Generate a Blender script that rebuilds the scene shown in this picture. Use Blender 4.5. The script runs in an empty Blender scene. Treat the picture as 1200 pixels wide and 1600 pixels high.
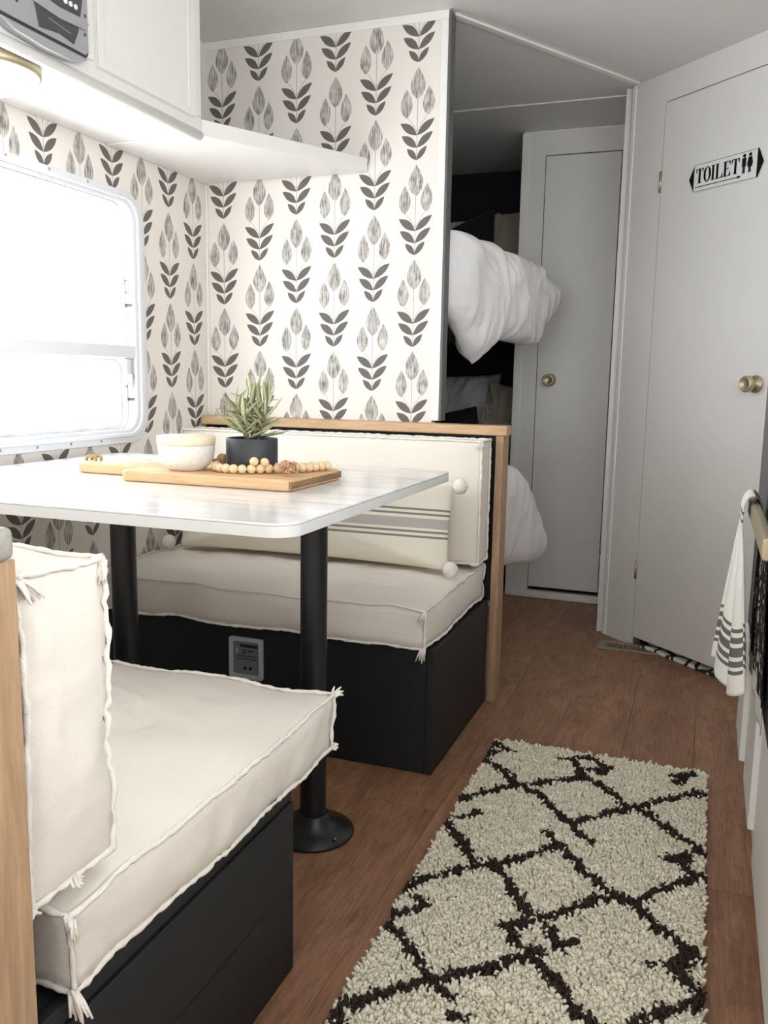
import bpy, bmesh, math, random
from mathutils import Vector, Matrix, noise
random.seed(7)
scene = bpy.context.scene
COL = scene.collection
H = 1.98

# ------------------------------------------------------------------ camera
cam_data = bpy.data.cameras.new('camera')
cam = bpy.data.objects.new('camera', cam_data); COL.objects.link(cam)
CAM = Vector((1.5567, -2.4826, 0.9539))
yaw, pitch, roll = 0.3582, -0.1539, 0.0172
fwd = Vector((-math.sin(yaw)*math.cos(pitch), math.cos(yaw)*math.cos(pitch), math.sin(pitch)))
rgt = Vector((math.cos(yaw), math.sin(yaw), 0)); upv = rgt.cross(fwd)
r2 = rgt*math.cos(roll)+upv*math.sin(roll); u2 = -rgt*math.sin(roll)+upv*math.cos(roll)
M4 = Matrix((r2, u2, -fwd)).transposed().to_4x4(); M4.translation = CAM
cam.matrix_world = M4
cam_data.sensor_fit = 'HORIZONTAL'; cam_data.sensor_width = 36.0
cam_data.lens = 1340.95/1200*36.0
cam_data.clip_start = 0.02
scene.camera = cam

# ------------------------------------------------------------------ world, daylight, exposure
world = bpy.data.worlds.new('overcast_daylight'); scene.world = world
world.use_nodes = True
bg = world.node_tree.nodes['Background']
bg.inputs['Color'].default_value = (0.97, 0.985, 1.0, 1)
bg.inputs['Strength'].default_value = 6.5
def portal(name, loc, rot, sx, sy):
    ld = bpy.data.lights.new(name, 'AREA'); ld.shape = 'RECTANGLE'; ld.size = sx; ld.size_y = sy
    ld.cycles.is_portal = True
    o = bpy.data.objects.new(name, ld); o.location = loc; o.rotation_euler = rot; COL.objects.link(o)
# daylight openings: the dinette window in the picture; behind the camera the kitchen window, entry door and end window (portals only guide sky light)
WINL = (-1.60, -0.385, 0.79, 1.43)          # y0,y1,z0,z1
portal('dinette_window_light', (-0.06, (WINL[0]+WINL[1])/2, (WINL[2]+WINL[3])/2), (0, -math.pi/2, 0), WINL[3]-WINL[2], WINL[1]-WINL[0])
WINR = (-2.75, -1.15, 1.02, 1.66)
portal('kitchen_window_offscreen', (2.31, (WINR[0]+WINR[1])/2, (WINR[2]+WINR[3])/2), (0, math.pi/2, 0), WINR[3]-WINR[2], WINR[1]-WINR[0])
DOORR = (-4.35, -3.05, 0.3, 1.85)
portal('entry_door_offscreen', (2.31, (DOORR[0]+DOORR[1])/2, (DOORR[2]+DOORR[3])/2), (0, math.pi/2, 0), DOORR[3]-DOORR[2], DOORR[1]-DOORR[0])
WINB = (0.35, 1.95, 0.75, 1.75)             # x0,x1,z0,z1
portal('end_window_offscreen', ((WINB[0]+WINB[1])/2, -4.66, (WINB[2]+WINB[3])/2), (math.pi/2, 0, 0), WINB[1]-WINB[0], WINB[3]-WINB[2])
scene.view_settings.view_transform = 'Standard'
scene.view_settings.look = 'None'
scene.view_settings.gamma = 1.0
scene.view_settings.use_curve_mapping = False
scene.view_settings.exposure = 0.22
scene.cycles.use_denoising = True
scene.cycles.max_bounces = 12; scene.cycles.diffuse_bounces = 8; scene.cycles.glossy_bounces = 4
scene.cycles.sample_clamp_indirect = 8.0
scene.cycles.caustics_reflective = False; scene.cycles.caustics_refractive = False

# ------------------------------------------------------------------ node helpers
class NT:
    def __init__(s, name):
        s.m = bpy.data.materials.new(name); s.m.use_nodes = True
        s.t = s.m.node_tree; s.b = s.t.nodes['Principled BSDF']
    def n(s, typ, **kw):
        nd = s.t.nodes.new(typ)
        for k, v in kw.items(): setattr(nd, k, v)
        return nd
    def inp(s, sock, v):
        if isinstance(v, (int, float)): sock.default_value = v
        elif isinstance(v, (tuple, list)): sock.default_value = v if len(v) == len(sock.default_value) else tuple(v)+(1,)
        else: s.t.links.new(v, sock)
    def math(s, op, a, b=None, c=None):
        nd = s.n('ShaderNodeMath', operation=op)
        s.inp(nd.inputs[0], a)
        if b is not None: s.inp(nd.inputs[1], b)
        if c is not None: s.inp(nd.inputs[2], c)
        return nd.outputs[0]
    def mix(s, f, a, b):
        nd = s.n('ShaderNodeMix', data_type='RGBA')
        s.inp(nd.inputs[0], f); s.inp(nd.inputs[6], a); s.inp(nd.inputs[7], b)
        return nd.outputs[2]
    def noise(s, vec, scale, detail=3, rough=.5, dist=0.):
        nd = s.n('ShaderNodeTexNoise')
        if vec is not None: s.inp(nd.inputs['Vector'], vec)
        nd.inputs['Scale'].default_value = scale; nd.inputs['Detail'].default_value = detail
        nd.inputs['Roughness'].default_value = rough; nd.inputs['Distortion'].default_value = dist
        return nd.outputs['Fac']
    def ramp(s, f, stops):
        nd = s.n('ShaderNodeValToRGB'); s.inp(nd.inputs[0], f)
        el = nd.color_ramp.elements
        while len(el) < len(stops): el.new(0.5)
        for e, (p, c) in zip(el, stops): e.position = p; e.color = tuple(c)+(1,) if len(c) == 3 else c
        return nd.outputs[0]
    def pos(s): return s.n('ShaderNodeNewGeometry').outputs['Position']
    def obj(s): return s.n('ShaderNodeTexCoord').outputs['Object']
    def scl(s, vec, sc):
        nd = s.n('ShaderNodeMapping'); s.inp(nd.inputs[0], vec); nd.inputs['Scale'].default_value = sc
        return nd.outputs[0]
    def bump(s, h, strength=.3, dist=.002):
        nd = s.n('ShaderNodeBump'); nd.inputs['Strength'].default_value = strength
        nd.inputs['Distance'].default_value = dist; s.inp(nd.inputs['Height'], h)
        s.inp(s.b.inputs['Normal'], nd.outputs[0])
    def done(s, col=None, rough=None, metal=None, spec=None):
        if col is not None: s.inp(s.b.inputs['Base Color'], col)
        if rough is not None: s.inp(s.b.inputs['Roughness'], rough)
        if metal is not None: s.inp(s.b.inputs['Metallic'], metal)
        if spec is not None: s.inp(s.b.inputs['Specular IOR Level'], spec)
        return s.m

def plain(name, c, rough=.5, metal=0., var=.03, scale=6., bump=0., bscale=200., spec=.5):
    t = NT(name); p = t.pos()
    f = t.noise(p, scale, 4)
    lo = tuple(max(0, x*(1-var)) for x in c); hi = tuple(min(1, x*(1+var)) for x in c)
    col = t.mix(f, lo, hi)
    if bump: t.bump(t.noise(p, bscale, 2), bump, .001)
    return t.done(col, rough, metal, spec)

def sr(r, g, b):
    f = lambda v: (v/255/12.92) if v/255 <= .04045 else ((v/255+.055)/1.055)**2.4
    return (f(r), f(g), f(b))

def wood(name, lo, hi, axis='x', rough=.45, sc=1.0):
    t = NT(name); p = t.obj()
    s3 = {'x': (1.2, 14, 14), 'y': (14, 1.2, 14), 'z': (14, 14, 1.2)}[axis]
    f = t.noise(t.scl(p, s3), 3*sc, 6, .6, 1.2)
    g = t.noise(t.scl(p, tuple(v*6 for v in s3)), 3*sc, 3, .6)
    k = t.math('ADD', t.math('MULTIPLY', f, .7), t.math('MULTIPLY', g, .3))
    col = t.ramp(k, [(.3, lo), (.7, hi)])
    t.bump(g, .15, .001)
    return t.done(col, rough)

# ------------------------------------------------------------------ materials
WHITE = plain('white_paint', (.82, .81, .79), .42, var=.015, bump=.05, bscale=60)
DOORW = plain('door_white_paint', (.78, .775, .75), .38, var=.02, scale=2)
CEILW = plain('ceiling_white', (.74, .735, .72), .55, var=.02)
TRIMW = plain('trim_white', (.84, .83, .81), .38)
BLACKP = plain('black_paint', sr(21, 24, 28), .55, var=.08, bump=.08, bscale=80)
BLACKW = plain('black_wall_paint', sr(13, 15, 18), .6, var=.05)
BLACKM = plain('black_metal', sr(24, 27, 30), .32, var=.05)
DARKEDGE = plain('dark_grey_edge', sr(92, 92, 90), .5, var=.15, scale=20)
DETBLACK = plain('dark_gap', (.01, .01, .011), .8)
OAK = wood('oak_along_x', sr(168, 134, 100), sr(206, 174, 138), 'x')
OAKZ = wood('oak_along_z', sr(148, 118, 90), sr(196, 164, 130), 'z')
OAKGREY = wood('grey_toned_oak', sr(140, 136, 128), sr(176, 172, 164), 'x')  # oak grain in a grey tone, for the near bench rail
BOARDW = wood('board_wood', sr(196, 152, 108), sr(224, 190, 150), 'x', .55)
BOARDD = wood('board_end_grain', sr(92, 64, 42), sr(170, 130, 92), 'y', .55, 1.6)
CREAMC = None
def fabric(name, c, weave=900, var=.05, rough=.9, b=.35):
    t = NT(name); p = t.obj()
    f = t.noise(p, 9, 4)
    col = t.mix(f, tuple(x*(1-var) for x in c), tuple(min(1, x*(1+var*.5)) for x in c))
    h = t.math('ADD', t.noise(p, weave, 1), t.math('MULTIPLY', t.noise(t.scl(p, (1, 1, 2)), 26, 4, .6), 1.8))
    t.bump(h, b, .0025)
    m = t.done(col, rough, spec=.2)
    t.b.inputs['Sheen Weight'].default_value = .15
    return m
COTTON = fabric('natural_cotton', sr(233, 226, 216))
PIPING = fabric('cotton_seam', sr(238, 233, 225), 500, .08)
POM = fabric('wool_pompom', sr(240, 235, 226), 300, .05, b=.8)
DUVET = fabric('white_duvet_cotton', sr(232, 231, 232), 700, .02, b=.25)
LINEN = fabric('beige_linen', sr(206, 197, 180), 600, .1, b=.4)
CHARC = fabric('charcoal_fabric', sr(40, 41, 44), 600, .1)
LACE = fabric('crochet_cotton', sr(232, 224, 204), 400, .1)
BRASS = plain('satin_brass', sr(190, 178, 150), .42, metal=.75, var=.08, scale=40)
NICKEL = plain('aged_nickel', sr(190, 182, 160), .3, metal=.9)
SILVER = plain('silver_plastic', sr(176, 177, 180), .32, metal=.35)
DGREY = plain('dark_grey_plastic', sr(70, 71, 76), .4)
BLACKG = plain('black_enamel_door', (.006, .006, .007), .35, var=.0, spec=.25)
GRAPHITE = plain('graphite_enamel', sr(86, 86, 88), .35, var=.06)
ROPE = plain('jute_rope', sr(176, 150, 112), .9, var=.2, scale=90, bump=.5, bscale=300)
BEADM = wood('beech_bead', sr(214, 186, 146), sr(238, 216, 182), 'x', .6, 8)
TASSEL = plain('jute_tassel', sr(196, 160, 126), .9, var=.2, scale=80)
CERAM = plain('speckled_stoneware', sr(222, 219, 211), .5, var=.16, scale=140)
LIDW = wood('pale_wood_lid', sr(222, 205, 176), sr(238, 224, 200), 'x', .5, 2)
POTB = plain('matte_black_pot', sr(46, 48, 52), .5, var=.1, scale=60)
SOIL = plain('dark_soil', sr(34, 28, 24), .95, var=.4, scale=80, bump=1., bscale=150)
VENTM = plain('tan_metal_register', sr(150, 136, 118), .4, metal=.3, var=.08)
ALUW = plain('white_aluminium', sr(222, 224, 228), .4, var=.02)
SCREW = plain('screw_steel', sr(168, 168, 170), .3, metal=.8)

def glass_mat():
    t = NT('window_glass')
    tr = t.n('ShaderNodeBsdfTransparent'); tr.inputs[0].default_value = (.96, .97, .97, 1)
    gl_ = t.n('ShaderNodeBsdfGlossy'); gl_.inputs['Roughness'].default_value = .02
    mx = t.n('ShaderNodeMixShader'); mx.inputs[0].default_value = .05
    t.t.links.new(tr.outputs[0], mx.inputs[1]); t.t.links.new(gl_.outputs[0], mx.inputs[2])
    t.t.links.new(mx.outputs[0], t.t.nodes['Material Output'].inputs[0])
    return t.m
GLASS = glass_mat()
def lamp_mat():
    t = NT('lit_frosted_dome')
    t.b.inputs['Emission Color'].default_value = (1, .97, .92, 1)
    t.b.inputs['Emission Strength'].default_value = 14.0
    return t.done((.9, .9, .88), .4)
LAMPG = lamp_mat()

def marble():
    t = NT('white_marble_laminate'); p = t.pos()
    a = t.noise(t.scl(p, (.7, 3.4, 1)), 4.5, 6, .62, 1.4)
    b = t.noise(t.scl(p, (.6, 4.5, 1)), 11, 5, .6, .8)
    k = t.math('ADD', t.math('MULTIPLY', a, .65), t.math('MULTIPLY', b, .35))
    col = t.ramp(k, [(.36, (.52, .53, .54)), (.47, (.71, .715, .72)), (.60, (.81, .815, .815))])
    return t.done(col, .16)
MARBLE = marble()
EDGEG = plain('laminate_edge', (.70, .70, .69), .35, var=.03)

def plank_mat():
    t = NT('brown_vinyl_plank'); p = t.pos()
    oi = t.n('ShaderNodeObjectInfo')
    comb = t.n('ShaderNodeCombineXYZ'); t.inp(comb.inputs[0], t.math('MULTIPLY', oi.outputs['Random'], 37.)); t.inp(comb.inputs[1], t.math('MULTIPLY', oi.outputs['Random'], 91.))
    add = t.n('ShaderNodeVectorMath', operation='ADD'); t.inp(add.inputs[0], p); t.inp(add.inputs[1], comb.outputs[0])
    v = add.outputs[0]
    a = t.noise(t.scl(v, (5, 1.6, 1)), 2.6, 6, .65, .8)
    g = t.noise(t.scl(v, (34, 1.5, 1)), 6, 5, .65, .4)
    w = t.noise(t.scl(v, (12, 3, 1)), 3, 3, .6, 1.5)
    k = t.math('ADD', t.math('MULTIPLY', a, .5), t.math('MULTIPLY', g, .5))
    col = t.ramp(k, [(.28, sr(98, 66, 48)), (.44, sr(142, 102, 76)), (.57, sr(164, 122, 93)), (.75, sr(192, 152, 122))])
    col = t.mix(t.math('MULTIPLY', t.math('GREATER_THAN', w, .57), .34), col, sr(104, 78, 62))
    ov = t.math('MULTIPLY', t.math('SUBTRACT', oi.outputs['Random'], .5), .5)
    hsv = t.n('ShaderNodeHueSaturation'); t.inp(hsv.inputs['Color'], col); t.inp(hsv.inputs['Value'], t.math('ADD', 1., t.math('MULTIPLY', ov, .22)))
    t.bump(g, .12, .001)
    return t.done(hsv.outputs[0], .48)
PLANK = plank_mat()

def wallpaper(name, axis, u0, ztop=1.972):
    """block-printed tulips: columns every .129 m, drop repeat .267 m, half-drop between columns"""
    t = NT(name); p = t.pos()
    sep = t.n('ShaderNodeSeparateXYZ'); t.inp(sep.inputs[0], p)
    u = sep.outputs[axis]; z = sep.outputs[2]
    S, PT = .1292, .2668
    k = PT/650
    wob = t.math('MULTIPLY', t.math('SUBTRACT', t.noise(p, 90, 2), .5), .0016)
    u = t.math('ADD', u, wob)
    c = t.math('DIVIDE', t.math('SUBTRACT', u, u0), S)
    ci = t.math('ROUND', c)
    X = t.math('DIVIDE', t.math('MULTIPLY', t.math('SUBTRACT', c, ci), S), k)
    odd = t.math('ABSOLUTE', t.math('MODULO', ci, 2.))
    yd = t.math('DIVIDE', t.math('SUBTRACT', t.math('SUBTRACT', ztop, z), t.math('MULTIPLY', odd, PT/2)), k)
    yd = t.math('ADD', yd, 6500.)
    row = t.math('FLOOR', t.math('DIVIDE', yd, 650.))
    Y = t.math('SUBTRACT', yd, t.math('MULTIPLY', row, 650.))
    ax = t.math('ABSOLUTE', X)
    Ys = t.math('ADD', Y, t.math('MULTIPLY', t.math('MAXIMUM', X, 0.), .16))
    def clamp01(a): return t.math('MINIMUM', t.math('MAXIMUM', a, 0.), 1.)
    def lt(a, b):   # soft a<b
        return clamp01(t.math('ADD', t.math('MULTIPLY', t.math('SUBTRACT', b, a), .45), .5))
    def tulip(xoff, yy, y0, ln, w):
        a = clamp01(t.math('DIVIDE', t.math('SUBTRACT', yy, y0), ln))
        sh = t.math('POWER', t.math('MAXIMUM', t.math('SINE', t.math('MULTIPLY', t.math('POWER', a, 1.3), math.pi)), 0.), .72)
        return lt(t.math('ABSOLUTE', xoff), t.math('SUBTRACT', t.math('MULTIPLY', sh, w), 1.5))
    tul = t.math('MAXIMUM', tulip(X, Y, 0., 215., 56.), tulip(t.math('SUBTRACT', ax, 82.), Ys, 138., 200., 45.))
    def leaf(root, tx, ty, w):
        dx, dy = tx, ty-root; L = math.hypot(dx, dy); dx /= L; dy /= L
        ry = t.math('SUBTRACT', Ys, root)
        al = t.math('DIVIDE', t.math('ADD', t.math('MULTIPLY', ax, dx), t.math('MULTIPLY', ry, dy)), L)
        pe = t.math('SUBTRACT', t.math('MULTIPLY', ry, dx), t.math('MULTIPLY', ax, dy))
        a = clamp01(al)
        s1 = t.math('SINE', t.math('MULTIPLY', a, math.pi))
        pe = t.math('ADD', pe, t.math('MULTIPLY', s1, 3.))
        return lt(t.math('ABSOLUTE', pe), t.math('SUBTRACT', t.math('MULTIPLY', t.math('POWER', t.math('MAXIMUM', s1, 0.), .85), w), 1.2))
    lf = t.math('MAXIMUM', leaf(455, 126, 368, 29), t.math('MAXIMUM', leaf(538, 116, 452, 29), leaf(622, 74, 540, 23)))
    stem = t.math('MULTIPLY', lt(ax, 2.4), t.math('MULTIPLY', t.math('GREATER_THAN', Y, 212.), t.math('LESS_THAN', Y, 620.)))
    q = clamp01(t.math('DIVIDE', t.math('SUBTRACT', 440., Ys), 105.))
    st2 = t.math('MULTIPLY', lt(t.math('ABSOLUTE', t.math('SUBTRACT', ax, t.math('MULTIPLY', t.math('POWER', q, 1.35), 72.))), 2.2),
                 t.math('MULTIPLY', t.math('GREATER_THAN', Ys, 335.), t.math('LESS_THAN', Ys, 438.)))
    stem = t.math('MULTIPLY', t.math('MAXIMUM', stem, st2), .62)
    comb = t.n('ShaderNodeCombineXYZ'); t.inp(comb.inputs[0], t.math('MULTIPLY', u, 420.)); t.inp(comb.inputs[1], t.math('MULTIPLY', z, 22.))
    streak = t.noise(comb.outputs[0], 1., 4, .7)
    blot = t.noise(p, 38, 2)
    sv = t.ramp(t.math('ADD', t.math('MULTIPLY', streak, .85), t.math('MULTIPLY', blot, .25)), [(.42, (.10, .10, .10)), (.55, (.48, .48, .48)), (.64, (.92, .92, .92))])
    paper = t.mix(t.noise(p, 5, 3), sr(227, 222, 216), sr(234, 229, 223))
    ink = sr(104, 99, 96)
    inkd = sr(84, 81, 79)
    tulcol = t.mix(sv, paper, inkd)
    speck = t.math('GREATER_THAN', t.noise(p, 260, 2), .715)
    leafcol = t.mix(speck, ink, sr(150, 146, 142))
    col = t.mix(stem, paper, ink)
    col = t.mix(tul, col, tulcol)
    col = t.mix(lf, col, leafcol)
    return t.done(col, .62, spec=.3)
PAPER_X = wallpaper('tulip_wallpaper_partition', 0, .0635)
PAPER_Y = wallpaper('tulip_wallpaper_side', 1, -.2085)

# ------------------------------------------------------------------ mesh helpers
class MB:
    def __init__(s): s.v = []; s.f = []; s.uv = None
    def add(s, v, f):
        b = len(s.v); s.v += [tuple(x) for x in v]; s.f += [tuple(i+b for i in q) for q in f]; return s
    def box(s, x0, x1, y0, y1, z0, z1):
        return s.add([(x0,y0,z0),(x1,y0,z0),(x1,y1,z0),(x0,y1,z0),(x0,y0,z1),(x1,y0,z1),(x1,y1,z1),(x0,y1,z1)],
                     [(0,3,2,1),(4,5,6,7),(0,1,5,4),(1,2,6,5),(2,3,7,6),(3,0,4,7)])
    def prism(s, poly, fn, h0, h1):
        n = len(poly)
        v = [fn(a, b, h0) for a, b in poly]+[fn(a, b, h1) for a, b in poly]
        f = [tuple(range(n-1, -1, -1)), tuple(range(n, 2*n))]+[(i, (i+1) % n, n+(i+1) % n, n+i) for i in range(n)]
        return s.add(v, f)
    def ring(s, outer, inner, fn, h0, h1):
        n = len(outer)
        v = [fn(a, b, h0) for a, b in outer]+[fn(a, b, h0) for a, b in inner]+[fn(a, b, h1) for a, b in outer]+[fn(a, b, h1) for a, b in inner]
        f = []
        for i in range(n):
            j = (i+1) % n
            f += [(i, n+i, n+j, j), (2*n+i, 2*n+j, 3*n+j, 3*n+i), (i, j, 2*n+j, 2*n+i), (n+i, 3*n+i, 3*n+j, n+j)]
        return s.add(v, f)
    def tube(s, path, r, n=8, closed=False, cap=True):
        P = [Vector(p) for p in path]; m = len(P)
        rad = r if callable(r) else (lambda i: r)
        v = []; up = None
        for i, p in enumerate(P):
            a = P[(i-1) % m] if (closed or i > 0) else p
            b = P[(i+1) % m] if (closed or i < m-1) else p
            d = (b-a).normalized() if (b-a).length > 1e-9 else Vector((0, 0, 1))
            if up is None: up = Vector((0, 0, 1)) if abs(d.z) < .9 else Vector((1, 0, 0))
            sx = d.cross(up)
            if sx.length < 1e-6: sx = d.orthogonal()
            sx.normalize(); up = sx.cross(d).normalized()
            for k in range(n):
                th = 2*math.pi*k/n
                v.append(p+(sx*math.cos(th)+up*math.sin(th))*rad(i))
        f = []
        for i in range(m if closed else m-1):
            for k in range(n):
                a, b = i*n+k, i*n+(k+1) % n; c = (i+1) % m
                f.append((a, b, c*n+(k+1) % n, c*n+k))
        if cap and not closed:
            f.append(tuple(range(n-1, -1, -1))); f.append(tuple(range((m-1)*n, m*n)))
        return s.add(v, f)
    def lathe(s, prof, c, n=32, axis=None):
        """profile [(r,h)] around axis (default Z) at c"""
        az = Vector(axis).normalized() if axis else Vector((0, 0, 1))
        ax_ = az.orthogonal().normalized(); ay = az.cross(ax_)
        c = Vector(c); v = []; f = []
        for r, h in prof:
            for k in range(n):
                th = 2*math.pi*k/n
                v.append(c+az*h+(ax_*math.cos(th)+ay*math.sin(th))*max(r, 1e-5))
        for i in range(len(prof)-1):
            for k in range(n):
                f.append((i*n+k, i*n+(k+1) % n, (i+1)*n+(k+1) % n, (i+1)*n+k))
        f.append(tuple(range(n-1, -1, -1))); f.append(tuple(range((len(prof)-1)*n, len(prof)*n)))
        return s.add(v, f)
    def build(s, name, mat, parent=None, smooth=False, bevel=0., seg=2, **props):
        xs = [p[0] for p in s.v]; ys = [p[1] for p in s.v]; zs = [p[2] for p in s.v]
        o0 = Vector(((min(xs)+max(xs))/2, (min(ys)+max(ys))/2, min(zs)))
        me = bpy.data.meshes.new(name)
        me.from_pydata([(p[0]-o0.x, p[1]-o0.y, p[2]-o0.z) for p in s.v], [], s.f); me.update()
        bm = bmesh.new(); bm.from_mesh(me); bmesh.ops.recalc_face_normals(bm, faces=bm.faces); bm.to_mesh(me); bm.free()
        if s.uv:
            ul = me.uv_layers.new(name='UVMap')
            for l in me.loops: ul.data[l.index].uv = s.uv[l.vertex_index]
        if smooth:
            for pl in me.polygons: pl.use_smooth = True
        me.materials.append(mat)
        o = bpy.data.objects.new(name, me); COL.objects.link(o)
        o.location = o0
        if parent is not None:
            o.parent = parent; o.location = o0-wloc(parent)
        if bevel:
            md = o.modifiers.new('bevel', 'BEVEL'); md.width = bevel; md.segments = seg; md.limit_method = 'ANGLE'; md.angle_limit = math.radians(40)
            if smooth is False:
                for pl in me.polygons: pl.use_smooth = True
                wn = o.modifiers.new('wn', 'WEIGHTED_NORMAL'); wn.keep_sharp = True
        for k, v in props.items(): o[k] = v
        return o
def wloc(o):
    l = Vector(o.location)
    while o.parent: o = o.parent; l += Vector(o.location)
    return l
def thing(name, loc, label, cat, group=None):
    o = bpy.data.objects.new(name, None); o.empty_display_size = .05; COL.objects.link(o)
    o.location = loc; o['label'] = label; o['category'] = cat
    if group: o['group'] = group
    return o
def tag(o, label, cat, group=None):
    o['label'] = label; o['category'] = cat
    if group: o['group'] = group
    return o
def struct(o, label=None):
    o['kind'] = 'structure'
    if label: o['label'] = label
    return o
def rrect(x0, x1, y0, y1, r, n=6):
    pts = []
    for cx, cy, a0 in ((x1-r, y1-r, 0), (x0+r, y1-r, 90), (x0+r, y0+r, 180), (x1-r, y0+r, 270)):
        for i in range(n+1):
            a = math.radians(a0+90*i/n); pts.append((cx+r*math.cos(a), cy+r*math.sin(a)))
    return pts
def plate_hole(fn, x0, x1, y0, y1, hx0, hx1, hy0, hy1, h0, h1, r=0.001, n=6):
    """rectangular plate with a (rounded) hole; outer loop is projected from the hole's loop"""
    inner = rrect(hx0, hx1, hy0, hy1, r, n); outer = []
    m = n+1
    for i, (a, b) in enumerate(inner):
        q, k = divmod(i, m)
        t_ = k/n
        # corner order: TR, TL, BL, BR ; each arc sweeps from one side to the next
        if q == 0: pt = (x1, hy1-r+(y1-hy1+r)*min(1, 2*t_)) if t_ <= .5 else (x1-(x1-hx1+r)*(2*t_-1), y1)
        elif q == 1: pt = (hx0+r-(hx0+r-x0)*min(1, 2*t_), y1) if t_ <= .5 else (x0, y1-(y1-hy1+r)*(2*t_-1))
        elif q == 2: pt = (x0, hy0+r-(hy0+r-y0)*min(1, 2*t_)) if t_ <= .5 else (x0+(hx0+r-x0)*(2*t_-1), y0)
        else: pt = (hx1-r+(x1-hx1+r)*min(1, 2*t_), y0) if t_ <= .5 else (x1, y0+(hy0+r-y0)*(2*t_-1))
        outer.append(pt)
    return MB().ring(outer, inner, fn, h0, h1)
FX = lambda a, b, h: (h, a, b)      # plate in a plane of constant x: (y,z)
FY = lambda a, b, h: (a, h, b)      # constant y: (x,z)
FZ = lambda a, b, h: (a, b, h)
def nz(p, f, sd=0.): return noise.noise(Vector((p[0]*f+sd*3.17, p[1]*f-sd*1.7, p[2]*f+sd)))

# ================================================================== THE ROOM
DUCT = (1.268, 1.503, .631, .682)      # floor duct under the register: x0,x1,y0,y1
def slab(x0, x1, y0, y1, z0, z1):
    """box with the duct opening left out"""
    a0, a1, b0, b1 = max(x0, DUCT[0]), min(x1, DUCT[1]), max(y0, DUCT[2]), min(y1, DUCT[3])
    m_ = MB()
    if a0 >= a1 or b0 >= b1: return m_.box(x0, x1, y0, y1, z0, z1)
    for q in ((x0, a0, y0, y1), (a1, x1, y0, y1), (a0, a1, y0, b0), (a0, a1, b1, y1)):
        if q[1]-q[0] > 1e-5 and q[3]-q[2] > 1e-5: m_.box(*q, z0, z1)
    return m_
floor = struct(slab(-.05, 2.3, -4.65, 1.95, -.05, -.005).build('floor', plain('subfloor_brown', sr(70, 50, 38), .8)), 'brown wood-look vinyl plank floor')
pw, plen, gap = .178, 1.22, .0004
pm = {}
ix = 0
x = -.02
while x < 2.25:
    off = random.random()*plen
    y = -2.75-off
    while y < 1.93:
        y0, y1 = max(y, -2.75), min(y+plen, 1.93)
        x1 = min(x+pw, 2.25)
        if y1-y0 > .02:
            slab(x+gap, x1-gap, y0+gap, y1-gap, -.005, 0).build('plank', PLANK, floor)
        y += plen
    x += pw
struct(MB().box(-.05, 2.3, -4.65, -2.75, -.005, 0).build('floor_lounge', PLANK), 'plank floor towards the lounge end')

# walls
wall_left = struct(plate_hole(FX, -4.65, 0, 0, H, WINL[0], WINL[1], WINL[2], WINL[3], -.05, 0, .055).build('wall_left', PAPER_Y), 'tulip wallpapered side wall around the window')
struct(MB().box(-.05, 0, 0, 1.95, 0, H).build('wall_left_bunk', BLACKW), 'black painted wall beside the bunks')
struct(plate_hole(FY, -.05, 2.3, 0, H, WINB[0], WINB[1], WINB[2], WINB[3], -4.65, -4.6).build('wall_back', WHITE), 'white end wall behind the camera')
# right wall: with window and entry door opening
rw = plate_hole(FX, -2.9, 1.95, 0, H, WINR[0], WINR[1], WINR[2], WINR[3], 2.25, 2.3)
rw2 = plate_hole(FX, -4.65, -2.9, 0, H, DOORR[0], DOORR[1], DOORR[2], DOORR[3], 2.25, 2.3)
rw.add(rw2.v, rw2.f)
struct(rw.build('wall_right', WHITE), 'white kitchen side wall')
# rear wall: black behind bunks, white in toilet
struct(MB().box(0, 1.2, 1.9, 1.95, 0, H).build('wall_rear', BLACKW), 'black painted wall at the head of the bunks')
struct(MB().box(1.2, 2.25, 1.9, 1.95, 0, H).build('wall_rear_toilet', WHITE), 'white rear wall of the toilet room')
# ceiling
ceiling = struct(MB().box(-.05, 2.3, -4.65, .897, H, H+.05).build('ceiling', CEILW), 'pale grey white ceiling panel')
struct(MB().box(-.05, 2.3, .9, 1.95, H+.0, H+.05).build('ceiling_bunk', CEILW), 'white ceiling over the bunks')
struct(MB().box(-.05, 2.3, .893, .904, H-.004, H-.0002).build('trim_1', TRIMW), 'thin seam strip across the ceiling')
# trim running diagonally over the ceiling from the partition to the toilet wall
a, b = Vector((.80, .03, 0)), Vector((1.245, .775, 0)); d = (b-a).normalized(); nrm = Vector((-d.y, d.x, 0))
m = MB(); pts = [a-nrm*.012, b-nrm*.012, b+nrm*.012, a+nrm*.012]
m.prism([(p.x, p.y) for p in pts], FZ, H-.008, H-.0002)
struct(m.build('trim_2', TRIMW, bevel=.002), 'thin white strip crossing the ceiling diagonally')

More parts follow.
